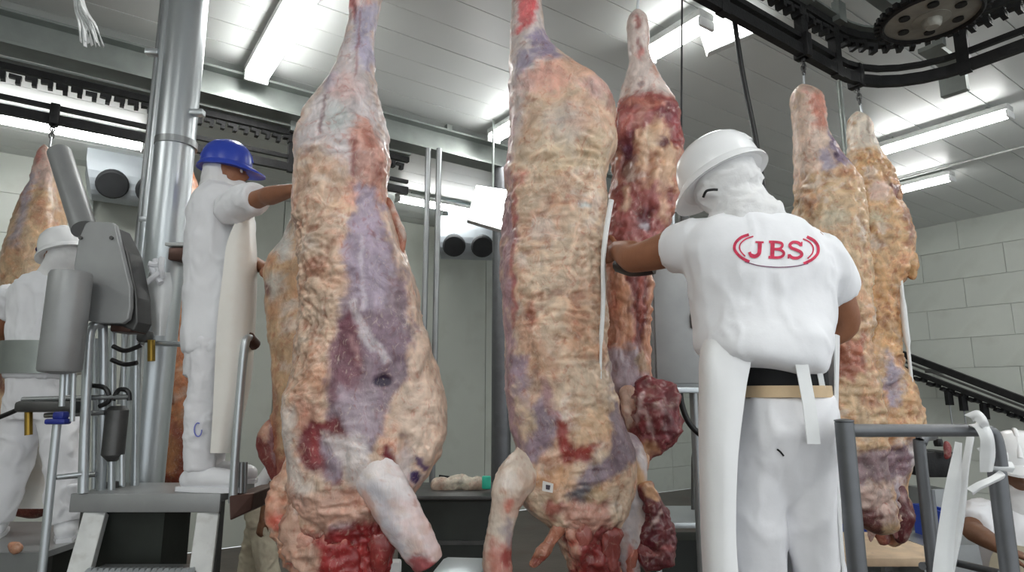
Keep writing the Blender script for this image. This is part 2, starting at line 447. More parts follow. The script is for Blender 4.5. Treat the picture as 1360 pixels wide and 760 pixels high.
def panel_lamp(quad, d, label):
    P = [at(x, y, d + k) for (x, y, k) in quad]
    cen = sum(P, Vector()) / 4
    t = empty('panel_lamp', cen, label, 'panel lamp', 'bright square panel lamps')
    n = (P[1] - P[0]).cross(P[3] - P[0]).normalized()
    if n.y > 0: n = -n
    MB().prism([p - n * 0.012 for p in P], -n * 0.05).build('housing', 'white_paint', t, bevel=0.005)
    MB().prism([cen + (p - cen) * 0.95 + n * 0.002 for p in P], -n * 0.012).build('glowing_face', 'panel_glow', t)
    top = (P[0] + P[1]) / 2 - n * 0.04
    tubeobj('stem', [top, Vector((top.x, top.y, CEIL))], 0.012, 'galv', t)
panel_lamp([(916, -12, 0), (988, -22, 0), (1003, 42, -.25), (941, 68, -.25)], 4.6, 'bright square lamp hanging over the white-helmeted worker')
panel_lamp([(632, 245, 0), (678, 252, 0), (668, 305, -.2), (620, 291, -.2)], 6.0, 'bright square lamp beside the round-bottomed cooler')

# ------------------------------------------------------------------ far meat rail (straight)
def rail_thing(path_f0, label, hang, link_range, dz=0.0):
    path_f = lambda t, z: path_f0(t, z + dz)
    r = empty('meat_rail', path_f(0.5, 4.27), label, 'overhead rail')
    T = np.linspace(0, 1, 90)
    def sw(name, z, w, h, m='black_steel'): return MB().sweep([path_f(t, z) for t in T], w, h).build(name, m, r)
    sw('track', 4.30, 0.05, 0.05); sw('track_plate', 4.345, 0.12, 0.015, 'galv')
    sw('guide_bar', 4.07, 0.035, 0.034); sw('guide_bar', 3.975, 0.045, 0.07)
    for t in hang:
        p = path_f(t, 0); q = path_f(min(t + 0.002, 1), 0); rz = math.atan2(q.y - p.y, q.x - p.x)
        M = Matrix.Rotation(rz, 3, 'Z'); side = M @ Vector((0, 1, 0))
        MB().box(Vector((p.x, p.y, 4.37 + dz)) - side * 0.05, (0.09, 0.05, 0.14), M).build('bracket', 'galv', r)
        MB().box(Vector((p.x, p.y, 4.13 + dz)), (0.07, 0.05, 0.40), M).build('hanger', 'black_steel', r)
    lm = MB().box((0, 0, 0), (0.075, 0.05, 0.028)).box((0.02, 0, -0.03), (0.03, 0.06, 0.04)).mesh('chain_link'); lm.materials.append(MATS['black_steel'])
    s, e, n = link_range
    for k in range(n):
        t = s + (e - s) * k / n; p = path_f(t, 4.245 + random.uniform(-0.008, 0.008)); q = path_f(min(t + 0.003, 1), 4.245)
        o = bpy.data.objects.new('chain_link', lm); COL.objects.link(o)
        o.location = p; o.rotation_euler = (random.uniform(-.15, .15), random.uniform(-.12, .12), math.atan2(q.y - p.y, q.x - p.x)); adopt_keep(o, r)
    return r
def adopt_keep(o, parent):                     # parent while keeping the placement just set
    return adopt(o, parent)
fv = 5.55
far_path = lambda t, z: room(-4.0 + 6.6 * t, fv, z)
rail_thing(far_path, 'straight black twin-bar meat rail running below the long girder', [(x + 4.0) / 6.6 for x in (-2.2, -0.72, 0.55, 1.45, 2.3)], (0.3, 1.0, 50))

# near meat rail, with its turn around the chain wheel
WU, WV, WR = 4.03, 1.35, 0.55
L1, L2 = WU + 3.0, math.pi / 2 * WR
L3 = 4.0
LT = L1 + L2 + L3
def near_path(t, z):
    s = t * LT
    if s < L1: return room(-3.0 + s, WV + WR, z)
    if s < L1 + L2:
        a = (s - L1) / WR; return room(WU + WR * math.sin(a), WV + WR * math.cos(a), z)
    return room(WU + WR, WV - (s - L1 - L2), z)
near = rail_thing(near_path, 'black twin-bar meat rail curving around the large chain wheel', [(3.0 + x) / LT for x in (-1.0, 0.6, 2.0, 2.75, 3.55, 3.95)] + [(L1 + L2 * f) / LT for f in (0.95,)] + [(L1 + L2 + x) / LT for x in (0.5, 1.6)], (0.44, 0.86, 60), 0.085)
wc = room(WU - 0.03, WV + 0.0, 4.18)
wh = empty('chain_wheel', wc, 'large grey horizontal chain wheel inside the bend of the black rail', 'wheel')
MB().lathe([(0.245, -0.025), (0.255, -0.03), (0.268, -0.02), (0.268, 0.02), (0.255, 0.03), (0.245, 0.025), (0.245, -0.025)], 48, None, wc, False).build('rim', 'black_steel', wh, True)
MB().lathe([(0.02, -0.012), (0.10, -0.02), (0.23, -0.008), (0.247, -0.008), (0.247, 0.01), (0.02, 0.01)], 48, None, wc).build('disc', 'galv_dark', wh, True)
MB().lathe([(0.0, -0.075), (0.035, -0.075), (0.05, -0.06), (0.055, -0.03), (0.10, -0.024), (0.10, 0.0), (0.0, 0.0)], 32, None, wc).build('hub', 'galv_dark', wh, True)
for k in range(6):
    a = k * math.pi / 3
    MB().tube([wc + Vector((0.16 * math.cos(a), 0.16 * math.sin(a), -0.024)), wc + Vector((0.16 * math.cos(a), 0.16 * math.sin(a), 0.0))], 0.03, 14).build('hole_boss', 'black_steel', wh)
for k in range(36):
    a = 2 * math.pi * k / 36
    MB().box(wc + Vector((0.28 * math.cos(a), 0.28 * math.sin(a), 0)), (0.035, 0.026, 0.03), Matrix.Rotation(a, 3, 'Z')).build('tooth', 'black_steel', wh)
tubeobj('axle', [wc, wc + Vector((0, 0, 0.5))], 0.035, 'steel_dark', wh)
# frame around the wheel
fr = empty('wheel_frame', room(WU, WV, 4.50), 'grey welded frame above the chain wheel', 'frame')
for (u, v, su, sv) in ((WU - 0.1, WV + 0.32, 1.7, 0.08), (WU - 0.1, WV - 0.36, 1.7, 0.08), (WU - 0.62, WV, 0.08, 0.75), (WU + 0.5, WV, 0.08, 0.75)):
    MB().rbox(room(u, v, 4.54), (su, sv, 0.09)).build('beam', 'galv', fr)
MB().rbox(room(WU - 0.02, WV, 4.59), (0.18, 0.75, 0.02)).build('plate', 'galv', fr)
for (u, v) in ((WU - 0.62, WV + 0.32), (WU + 0.5, WV + 0.32), (WU - 0.62, WV - 0.36), (WU + 0.5, WV - 0.36)):
    MB().rbox(room(u, v, 4.66), (0.06, 0.06, 0.16)).build('post', 'galv', fr)
MB().rbox(room(WU + 0.72, WV + 0.2, 4.235), (0.56, 0.12, 0.03)).build('arm', 'galv', fr)
MB().rbox(room(WU + 0.88, WV + 0.22, 4.13), (0.06, 0.16, 0.18)).build('arm_end', 'galv', fr)
MB().rbox(room(WU + 0.46, WV + 0.14, 4.37), (0.06, 0.06, 0.30)).build('arm_post', 'galv', fr)

# ------------------------------------------------------------------ hooks on the rails
def torus_link(cen, axis_rz, L=0.05, r=0.005):
    M = Matrix.Rotation(axis_rz, 3, 'Z'); pts = []
    for k in range(17):
        a = 2 * math.pi * k / 16
        pts.append(Vector(cen) + M @ Vector((0.014 * math.cos(a), 0, L / 2 * math.sin(a))))
    return pts
def hook(top, tip, label, group='rail hooks'):
    top, tip = Vector(top), Vector(tip)
    h = empty('rail_hook', tip, label, 'hook', group)
    MB().box(top + Vector((0, 0, 0.05)), (0.06, 0.10, 0.16), Matrix.Rotation(ROT, 3, 'Z'), 0.008).build('trolley', 'black_steel', h, True)
    d = tip - top; Ln = d.length
    n = max(2, int((Ln - 0.10) / 0.04)); u = d / Ln
    tubeobj('shackle', [top, top + u * 0.05], 0.014, 'black_steel', h)
    s = top + u * 0.05; e = tip - u * 0.10
    for k in range(n):
        cpt = s + (e - s) * ((k + 0.5) / n)
        MB().tube(torus_link(cpt, ROT + (k % 2) * math.pi / 2), 0.0055, 8, False).build('link', 'steel_dark', h, True)
    pts = [e]
    for k in range(11):
        a = math.pi * 0.5 - k * math.pi * 1.25 / 10
        pts.append(tip + Vector((0.022 * math.cos(a) , 0, 0.0 + 0.03 * math.sin(a) - 0.03)))
    tubeobj('hook_shank', svec(pts, 3), 0.007, 'steel', h, 8)
    return h
def rail_hook(px, py, d, label):
    tip = at(px, py, d); u, v, z = to_room(tip)
    hook(room(u, WV + WR, 3.96) if True else tip, tip, label)

# ------------------------------------------------------------------ coolers hung near the back wall
def cooler(cen, w, label, rz=ROT):
    t = empty('air_cooler', cen, label, 'air cooler', 'ceiling air coolers')
    M = Matrix.Rotation(rz, 3, 'Z')
    D, Hh = 0.62, 0.62
    # trough body: flat top, rounded belly along u
    vs, fs = [], []
    n = 14
    for s in (-1, 1):
        for k in range(n + 1):
            a = math.pi * k / n
            vs.append(cen + M @ Vector((s * w / 2 * (0.8 + 0.2 * (1 - math.sin(a))), -D / 2 * math.cos(a), -Hh * 0.62 * math.sin(a) ** 0.8)))
        for x in (1, -1): vs.append(cen + M @ Vector((s * w / 2, x * D / 2, 0.20)))
    m = n + 3
    fs.append(tuple(range(m))); fs.append(tuple(range(2 * m - 1, m - 1, -1)))
    for k in range(m): fs.append((k, (k + 1) % m, m + (k + 1) % m, m + k))
    MB().add(vs, fs).build('body', 'cooler_white', t)
    MB().box(cen + Vector((0, 0, 0.235)), (w * 0.62, D * 0.9, 0.10), M, 0.02).build('lid', 'cooler_blue', t, True)
    for s in (-1, 1):
        cc = cen + M @ Vector((s * w * 0.21, -D / 2 * 0.80, -0.23))
        A = M @ Matrix.Rotation(math.radians(-58), 3, 'X')
        MB().lathe([(0.0, 0.05), (0.15, 0.05), (0.17, 0.03), (0.17, -0.05), (0.0, -0.05)], 24, M @ Matrix.Rotation(math.radians(122), 3, 'X'), cc).build('fan_guard', 'cooler_grille', t, True)
    for s in (-1, 1):
        p = cen + M @ Vector((s * w * 0.4, 0, 0.2)); MB().tube([p, Vector((p.x, p.y, CEIL))], 0.015, 8).build('hanger_rod', 'galv', t)
pc = at(621, 312, 9.3); cooler(pc, 1.0, 'white air cooler with two fans near the bright square lamp', 0.12)
pc = at(176, 232, 7.3); cooler(pc, 0.95, 'white air cooler with two fans behind the steel mast')

# ------------------------------------------------------------------ pipes and cables in the middle
def vpipe(px, d, z0, z1, r, label, m='steel_dull', ref=400, name='upright_pipe', group=None):
    p = at(px, ref, d); o = tubeobj(name, [Vector((p.x, p.y, z0)), Vector((p.x, p.y, (z0 + z1) / 2)), Vector((p.x, p.y, z1))], r, m, None, 20)
    return tag(o, label, 'pipe', group)
vpipe(666, 6.55, 0, 4.39, 0.10, 'thick upright steel pipe behind the large hanging beef side', 'rail_paint')
vpipe(564, 5.95, 0, 4.39, 0.028, 'left of two thin upright pipes beside the largest beef side', 'steel_dull')
vpipe(579, 5.95, 0, 4.39, 0.028, 'right of two thin upright pipes beside the largest beef side', 'steel_dull')
o = tubeobj('hanging_wire', [at(906, -40, 3.6), at(905, 150, 3.6), at(903, 330, 3.6)], 0.006, 'cord_grey'); tag(o, 'thin wire hanging between the beef and the white-helmeted worker', 'wire')
o = tubeobj('power_cable', svec([at(966, -40, 3.3), at(985, 90, 3.3), at(1003, 180, 3.3), at(1016, 265, 3.3), at(1022, 330, 3.3)], 5), 0.014, 'black_rubber'); tag(o, 'thick black cable hanging behind the white helmet', 'cable')
o = vpipe(1119, 4.6, 2.2, 4.4, 0.02, 'slim grey pipe between the two legs of the far beef sides', 'galv', 160)

# frayed plastic hanging from the ceiling, top left
pl = empty('torn_plastic', at(115, 30, 3.6), 'torn strip of clear plastic hanging from above', 'plastic strip')
for k in range(9):
    x = 96 + k * 1.5; e = 108 + k * 3.6 + random.uniform(-2, 2)
    pts = svec([at(x, -40, 3.6), at(x + 4, 8, 3.6 + random.uniform(-.03, .03)), at((x + e) / 2 + 4, 34, 3.6 + random.uniform(-.03, .03)), at(e, 58 + random.uniform(-8, 5), 3.6)], 4)
    MB().sweep(pts, 0.02 + 0.012 * random.random(), 0.004).build('strand', 'white_plastic', pl)

# ================================================================== hanging beef
def sm_rows(rows, step):
    R = np.array(rows, float); y = np.arange(R[0, 0], R[-1, 0] + 1e-6, step)
    # monotone-ish smooth interpolation of every column over y
    out = [y]
    for k in range(1, R.shape[1]):
        yi = np.interp(y, R[:, 0], R[:, k]); w = max(1, int(9 / step))
        ker = np.hanning(2 * w + 1); ker /= ker.sum()
        out.append(np.convolve(np.pad(yi, w, mode='edge'), ker, 'valid'))
    return np.array(out).T
def srgb_lin(a):
    a = np.asarray(a, float) / 255.0
    return np.where(a <= 0.04045, a / 12.92, ((a + 0.055) / 1.055) ** 2.4)
def paint(P, px, py, base, layers, seed=0, warp=12.0):
    n = len(P)
    colr = np.tile(srgb_lin(base), (n, 1)); hgt = np.zeros(n)
    w1 = fbm(P, 22, 4, seed) * warp; w2 = fbm(P, 22, 4, seed + 40) * warp
    fine = fbm(P, 60, 3, seed + 80)
    def blend(mask, col):
        nonlocal colr
        colr = colr * (1 - mask[:, None]) + srgb_lin(col) * mask[:, None]
    b_ = np.array(base, float)
    m1 = fbm(P, (7, 7, 9), 4, seed + 120, 0.6); m2 = fbm(P, (13, 13, 17), 4, seed + 130, 0.6); m3 = fbm(P, (26, 26, 40), 4, seed + 140, 0.65); m4 = fbm(P, (10, 10, 14), 4, seed + 150, 0.6)
    blend(0.55 * sstep(0.05, 0.4, m1), b_ * np.array([1.0, 0.86, 0.84]))
    blend(0.55 * sstep(0.08, 0.4, -m1), np.minimum(255, b_ * np.array([1.05, 1.08, 1.10])))
    blend(0.5 * sstep(0.1, 0.42, m2), b_ * np.array([0.86, 0.72, 0.64]))
    blend(0.6 * sstep(0.18, 0.42, m4), (222, 208, 196))
    blend(0.55 * sstep(0.22, 0.45, m3), b_ * np.array([0.78, 0.56, 0.48]))
    for L in layers:
        poly, col = L[0], L[1]; soft = L[2] if len(L) > 2 else 8; st = L[3] if len(L) > 3 else 1.0; h = L[4] if len(L) > 4 else 0.0
        k = min(1.0, soft / 8.0 + 0.15)
        sd = poly_sd(px + w1 * k, py + w2 * k, poly) + fine * soft * 0.8
        m = sstep(-soft, soft, sd) * st
        colr = colr * (1 - m[:, None]) + srgb_lin(col) * m[:, None]
        hgt += m * h
    colr = colr * (1 + 0.16 * m3 + 0.14 * m2)[:, None]
    return np.clip(colr, 0.003, 0.95), hgt
def body_mesh(name, d, rows, T, base, layers, seed=0, ncol=110, step=3.0, lump=0.034, fold=0.010, e=0.8, foldv=(8, 8, 17), crumb=()):
    R = sm_rows(rows, step)
    y, xl, xr = R[:, 0], R[:, 1], R[:, 2]
    dd = R[:, 3] if R.shape[1] > 3 else np.full(len(y), 0.0)
    d_ = d + dd
    pl, pr = np_at(xl, y, d_), np_at(xr, y, d_)
    w = (pr[:, 0] - pl[:, 0]) / 2; cx = (pr[:, 0] + pl[:, 0]) / 2; z = pl[:, 2]
    th = np.minimum(T, np.maximum(w * 0.85, 0.02)); 
    # round off both ends
    n = len(y); k = 6
    for i in range(k):
        f = math.sqrt(1 - (1 - (i + 0.15) / k) ** 2); th[i] *= f; w[i] *= f; th[n - 1 - i] *= f; w[n - 1 - i] *= f
    t = np.linspace(0, 2 * math.pi, ncol, endpoint=False)
    ca, sa = np.sign(np.cos(t)) * np.abs(np.cos(t)) ** e, np.sign(np.sin(t)) * np.abs(np.sin(t)) ** e
    X = cx[:, None] + w[:, None] * ca[None]; Y = d_[:, None] - th[:, None] * sa[None]; Z = np.repeat(z[:, None], ncol, 1)
    P = np.stack([X, Y, Z], -1).reshape(-1, 3)
    nx = np.repeat((np.cos(t)[None] / np.maximum(w[:, None], 1e-3)), 1, 0); ny = -np.sin(t)[None] / np.maximum(th[:, None], 1e-3)
    nl = np.hypot(nx, ny); Nn = np.stack([nx / nl, ny / nl, np.zeros_like(nx)], -1).reshape(-1, 3)
    px = (xl + xr)[:, None] / 2 + (xr - xl)[:, None] / 2 * ca[None]; py = np.repeat(y[:, None], ncol, 1)
    px, py = px.reshape(-1), py.reshape(-1)
    colr, hgt = paint(P, px, py, base, layers, seed)
    q = P + 0.05 * np.stack([fbm(P, 5, 2, seed + 3), fbm(P, 5, 2, seed + 4), fbm(P, 5, 2, seed + 5)], -1)
    ridg = 1 - np.abs(fbm(q, foldv, 4, seed + 9)) * 2.2
    amp = np.minimum(1.0, np.repeat(w, ncol) / 0.12)
    disp = lump * fbm(P, (6, 6, 5), 4, seed + 1, 0.42) * amp + fold * (ridg - 0.5) * (0.35 + 0.65 * sstep(-0.1, 0.25, fbm(P, 5, 2, seed + 14))) * amp + 0.002 * fbm(P, 70, 3, seed + 7) + hgt
    for poly, ca_, sc_, red_ in crumb:
        mk = sstep(-12, 12, poly_sd(px + 10 * fbm(P, 12, 3, seed + 60), py, poly))
        g = 1 - np.abs(fbm(q, sc_, 4, seed + 61, 0.55)) * 2.6
        disp = disp + mk * ca_ * (g - 0.3)
        k_ = (mk * red_ * sstep(0.35, -0.25, g))[:, None]
        colr = colr * (1 - k_) + colr * np.array([0.52, 0.30, 0.24]) * k_
    P = P + Nn * disp[:, None]
    nr = n
    i = np.arange(nr - 1)[:, None] * ncol; j = np.arange(ncol)[None]; j2 = (j + 1) % ncol
    F = np.stack([i + j, i + j2, i + ncol + j2, i + ncol + j], -1).reshape(-1, 4).tolist()
    F.append(list(range(ncol))[::-1]) ; F.append([(nr - 1) * ncol + q_ for q_ in range(ncol)])
    return mesh_col(name, P, F, colr)
def mesh_col(name, P, F, colr):
    me = bpy.data.meshes.new(name); me.from_pydata(P.tolist(), [], F); me.update()
    a = me.color_attributes.new('Col', 'FLOAT_COLOR', 'POINT')
    buf = np.ones((len(P), 4), np.float32); buf[:, :3] = colr; a.data.foreach_set('color', buf.ravel())
    bm = bmesh.new(); bm.from_mesh(me); bmesh.ops.recalc_face_normals(bm, faces=bm.faces[:]); bm.to_mesh(me); bm.free()
    return me
def limb_mesh(name, pts, base, layers, seed=0, n=44, k=10, lump=0.016, fold=0.008, flat=0.72):
    """tapered piece along a spine: pts = (px, py, halfwidth px, distance)"""
    S = spline(pts, k)
    C = np.array([at(p[0], p[1], p[3]) for p in S]); r = S[:, 2] * S[:, 3] / FPX
    m = len(S); 
    for i in range(3):
        f = math.sqrt(1 - (1 - (i + 0.2) / 3) ** 2); r[i] *= f; r[m - 1 - i] *= f
    Tn = np.gradient(C, axis=0); Tn /= np.linalg.norm(Tn, axis=1)[:, None]
    view = np.array([0, 1.0, 0]); side = np.cross(Tn, view); side /= np.linalg.norm(side, axis=1)[:, None]; dep = np.cross(side, Tn)
    t = np.linspace(0, 2 * math.pi, n, endpoint=False)
    Nn = side[:, None] * np.cos(t)[None, :, None] + dep[:, None] * np.sin(t)[None, :, None]
    off = side[:, None] * np.cos(t)[None, :, None] + dep[:, None] * (np.sin(t) * flat)[None, :, None]
    P = (C[:, None] + off * r[:, None, None]).reshape(-1, 3); Nn = Nn.reshape(-1, 3)
    px, py = np_proj(P)
    colr, hgt = paint(P, px, py, base, layers, seed)
    ridg = 1 - np.abs(fbm(P, (14, 14, 18), 4, seed + 9)) * 2.2
    amp = np.minimum(1.0, np.repeat(r, n) / 0.06)
    P = P + Nn * ((lump * 1.35 * fbm(P, 12, 4, seed + 1) + fold * (ridg - 0.5)) * amp + 0.002 * fbm(P, 80, 3, seed + 7) + hgt)[:, None]
    i = np.arange(m - 1)[:, None] * n; j = np.arange(n)[None]; j2 = (j + 1) % n
    F = np.stack([i + j, i + j2, i + n + j2, i + n + j], -1).reshape(-1, 4).tolist()
    F.append(list(range(n))[::-1]); F.append([(m - 1) * n + q_ for q_ in range(n)])
    return mesh_col(name, P, F, colr)
def beef(label, base_px, d, hookinfo=None):
    e = empty('beef_side', at(base_px[0], base_px[1], d), label, 'beef carcass', 'hanging sides of beef')
    return e
FAT = (216, 186, 162); CREAM = (220, 198, 178); PALE = (206, 198, 196); LAV = (182, 172, 181); PURP = (147, 126, 135); DKPURP = (112, 87, 99)
RED = (150, 52, 50); DKRED = (104, 38, 42); PINK = (212, 154, 136); ORANGE = (206, 150, 106); BRIGHT = (190, 70, 66); STAMP = (52, 26, 82); BLUEG = (176, 186, 192)

# ---- the largest side (A)
A = beef('largest beef side, outer fat side with a long purple muscle patch and white foreleg', (480, 820), 2.3)
rowsA = [(-75, 480, 498), (-55, 470, 505), (-30, 465, 508), (0, 466, 506), (30, 463, 503), (60, 455, 498), (80, 446, 497), (100, 437, 496), (130, 418, 498), (160, 403, 503), (190, 393, 512), (210, 390, 517), (240, 391, 518),
         (270, 391, 515), (300, 396, 526), (330, 400, 532), (370, 403, 545), (400, 405, 553), (440, 404, 564), (470, 398, 575), (500, 390, 584), (540, 379, 590), (560, 377, 591), (580, 380, 590),
         (610, 385, 583), (635, 388, 570), (655, 392, 556), (680, 402, 540), (720, 415, 528), (760, 425, 520), (800, 440, 510), (830, 455, 495)]
LA = [(ell(450, 240, 52, 60), FAT, 30, 0.0, 0.03), (ell(430, 420, 22, 90), FAT, 20, 0.0, 0.018), (ell(560, 520, 26, 80), FAT, 22, 0.0, 0.022), (ell(404, 590, 16, 60), FAT, 14, 0.0, 0.02), (ell(466, 330, 6, 90), FAT, 8, 0.0, -0.016), (ell(500, 500, 40, 60), FAT, 24, 0.0, 0.02), (ell(545, 640, 24, 30), FAT, 16, 0.0, 0.02),
      ([(460, -80), (510, -80), (506, 60), (498, 110), (518, 200), (500, 262), (440, 215), (392, 215), (436, 98), (456, 55)], (208, 198, 198), 14),
      ([(466, -60), (482, -60), (480, 30), (468, 30)], (208, 128, 124), 5, 0.9), ([(490, -60), (506, -60), (500, 12), (488, 18)], (218, 168, 160), 6, 0.9),
      (ell(474, 20, 3, 22), (120, 60, 60), 3, 0.9, -0.004),
      ([(476, 20), (502, 14), (497, 100), (482, 95), (470, 60)], (178, 170, 191), 7, 0.9),
      (ell(444, 116, 7, 14), (159, 150, 172), 7, 0.7), (ell(466, 128, 20, 26), (222, 190, 186), 12, 0.8), (ell(458, 172, 16, 24), (186, 192, 190), 10, 0.8), ([(435, 90), (448, 86), (410, 180), (392, 200)], (212, 200, 190), 8, .7),
      (ell(480, 70, 2, 46, 14, 0.05), (150, 90, 90), 2, 0.6), ([(438, 140), (442, 140), (441, 198), (436, 200)], (110, 70, 76), 2, 0.7, -0.003),
      ([(484, 168), (500, 176), (517, 205), (516, 285), (500, 280), (476, 296), (466, 284), (486, 250), (478, 212)], PINK, 8, 0.85, 0.006),
      (ell(482, 232, 4, 30), (140, 70, 62), 4, 0.8, -0.006), (ell(498, 205, 5, 14), (170, 100, 84), 4, 0.7, -0.005), (ell(508, 240, 5, 12), (150, 84, 70), 4, 0.7, -0.005), (ell(468, 290, 14, 6), (222, 190, 160), 5, 0.8, 0.008),
      ([(515, 285), (528, 300), (560, 420), (592, 540), (588, 610), (560, 625), (540, 560), (552, 480), (546, 400), (524, 330)], (222, 196, 176), 8),
      ([(488, 256), (506, 262), (526, 330), (545, 390), (553, 450), (549, 500), (530, 540), (512, 595), (470, 600), (452, 560), (450, 505), (462, 440), (474, 380), (481, 300)], PURP, 6, 1.0, -0.004),
      ([(488, 262), (506, 270), (530, 372), (520, 420), (497, 418), (480, 400), (480, 320)], (178, 162, 180), 8, 0.85),
      ([(462, 430), (492, 412), (500, 470), (486, 530), (456, 535), (451, 500)], (118, 62, 76), 8, 0.8), ([(505, 420), (548, 430), (548, 480), (520, 505), (500, 470)], (129, 103, 119), 8, 0.7),
      ([(478, 408), (486, 404), (500, 440), (530, 480), (524, 486), (492, 452)], (209, 198, 203), 3, 0.8, 0.002), ([(492, 330), (496, 330), (500, 420), (494, 420)], (212, 200, 211), 2, .7), (ell(486, 468, 4, 22, 14, -.3), (206, 160, 160), 3, 0.6),
      ([(465, 510), (515, 520), (512, 590), (470, 590)], (175, 158, 169), 10, 0.8), (ell(519, 508, 10, 9), (44, 22, 52), 3, 1.0, -0.006), ([(512, 515), (524, 518), (518, 545), (512, 545)], (149, 122, 137), 4, .6),
      ([(408, 530), (440, 540), (452, 560), (415, 575)], (198, 140, 122), 8, 0.6), ([(412, 575), (428, 558), (470, 552), (482, 585), (470, 640), (432, 622), (416, 602)], (122, 50, 56), 5, 1.0, -0.006),
      ([(440, 575), (470, 580), (468, 632), (448, 630)], (173, 159, 172), 7, 0.85), ([(424, 590), (434, 566), (446, 578), (440, 615)], (150, 60, 60), 4, .6), ([(380, 545), (405, 540), (412, 600), (440, 640), (425, 670), (390, 625)], (212, 200, 192), 9, 0.9), (ell(383, 585, 5, 28), (161, 158, 177), 6, .6),
      (ell(526, 606, 6, 18), (120, 44, 52), 3, 1, -0.006), (ell(556, 632, 11, 11), (220, 200, 196), 5), (ell(560, 629, 7, 10), STAMP, 2, 1), ([(560, 600), (568, 604), (574, 618), (570, 622), (562, 610)], (70, 40, 96), 2, 0.9), (ell(543, 574, 6, 5), (120, 80, 66), 3, .8), (ell(546, 610, 12, 26), (196, 190, 196), 8, .6),
      ([(450, 570), (490, 572), (524, 620), (506, 660), (474, 630)], (220, 210, 208), 8, 0.9), ([(395, 640), (440, 650), (480, 640), (560, 640), (545, 690), (480, 700), (430, 690)], (196, 150, 132), 8, 0.8), (ell(470, 688, 14, 9), (98, 89, 104), 6, .7),
      ([(400, 690), (440, 694), (520, 680), (545, 700), (530, 840), (430, 840)], (146, 42, 44), 8), (ell(470, 735, 40, 24), (176, 66, 62), 9, .7), (ell(455, 725, 8, 6), (226, 190, 176), 4, .7), (ell(430, 745, 14, 10), (110, 26, 30), 6, .8)]
link('carcass_body', body_mesh('carcass_body', 2.3, rowsA, 0.17, FAT, LA, 11, 230, 1.8, crumb=[([(398, 290), (470, 300), (474, 380), (455, 480), (440, 550), (385, 545), (392, 480), (402, 400)], 0.012, (19, 19, 24), 0.75), ([(392, 210), (470, 220), (470, 300), (392, 300)], 0.006, (14, 14, 10), 0.35), ([(545, 420), (590, 540), (585, 610), (545, 600)], 0.004, (20, 20, 26), 0.3), ([(400, 640), (545, 640), (530, 830), (400, 830)], 0.016, (16, 16, 14), 0.5)]), 'meat_fat', A, True)
link('foreleg', limb_mesh('foreleg', [(455, 576, 14, 2.31), (482, 602, 30, 2.215), (508, 642, 31, 2.16), (531, 684, 28, 2.14), (552, 720, 25, 2.14), (570, 752, 18, 2.15)], (222, 214, 214),
     [([(460, 570), (500, 570), (500, 600), (470, 600)], (214, 196, 186), 8, .7), ([(480, 640), (500, 640), (545, 730), (530, 735)], (187, 185, 196), 8, .6), (ell(497, 610, 18, 20), (232, 222, 220), 10, .8), (ell(560, 752, 22, 14), (150, 50, 54), 6, .9), ([(470, 660), (486, 650), (520, 735), (500, 720)], (214, 160, 140), 6, .6)], 21, 64, k=16, lump=.008, fold=.003), 'meat_bone', A, True, 'white skinned foreleg shank')
link('neck', limb_mesh('neck', [(412, 600, 22, 2.27), (418, 650, 34, 2.26), (415, 690, 34, 2.24), (432, 725, 40, 2.24), (455, 770, 42, 2.24), (462, 820, 26, 2.24)], (198, 160, 140),
     [([(425, 660), (470, 680), (520, 700), (510, 840), (430, 840), (418, 720)], (152, 46, 46), 8), (ell(432, 690, 12, 10), (222, 180, 160), 5, .8), (ell(440, 716, 14, 8), (206, 140, 120), 5, .8), (ell(404, 640, 14, 40), (208, 196, 188), 8, .8), (ell(418, 665, 5, 22, 14, -.5), (125, 112, 122), 4, .7)], 23, 90, k=16, lump=0.035, fold=0.02), 'meat_cut', A, True, 'red cut neck end')
link('brisket_flap', limb_mesh('brisket_flap', [(392, 600, 12, 2.3), (384, 650, 18, 2.28), (376, 685, 16, 2.27), (388, 712, 20, 2.26), (412, 742, 24, 2.25), (424, 790, 20, 2.25)], (206, 158, 132),
     [(ell(372, 692, 12, 10), (196, 92, 74), 5, .9), (ell(385, 655, 9, 20), (224, 200, 176), 6, .9), (ell(415, 745, 26, 18), (150, 48, 46), 7, .9)], 27, 70, k=14, lump=0.035, fold=0.02), 'meat_fat', A, True)
link('flank_flap', limb_mesh('flank_flap', [(512, 262, 6, 2.3), (524, 292, 7, 2.3), (533, 312, 6, 2.3), (533, 338, 4, 2.3)], (168, 108, 84), [], 29, 24, k=6), 'meat_fat', A, True)

# ---- its other half, behind (A')
A2 = beef('beef side partly hidden behind the largest one, held by the worker in the blue helmet', (390, 690), 2.95)
rowsA2 = [(-20, 478, 492), (20, 474, 498), (120, 440, 490), (240, 406, 500), (300, 388, 508), (325, 378, 510), (345, 360, 510), (370, 357, 510), (420, 360, 508), (480, 366, 506), (540, 368, 504), (580, 362, 500), (610, 366, 495), (650, 376, 480), (690, 392, 450), (710, 405, 430)]
LA2 = [(ell(388, 325, 14, 24), (206, 206, 202), 8, .9), (ell(376, 385, 14, 16), (200, 200, 192), 8, .8), (ell(363, 390, 6, 8), (120, 60, 56), 4, .9), (ell(366, 352, 12, 8), (196, 140, 108), 6, .8), ([(350, 500), (374, 500), (384, 600), (390, 660), (360, 640), (350, 580)], (150, 84, 62), 8, .9), (ell(366, 545, 7, 30), (196, 150, 112), 5, .7), ([(380, 600), (420, 600), (420, 700), (385, 690)], (140, 70, 66), 8, .8)]
link('carcass_body', body_mesh('carcass_body', 2.95, rowsA2, 0.15, (200, 164, 128), LA2, 31, 80, 4), 'meat_fat', A2, True)
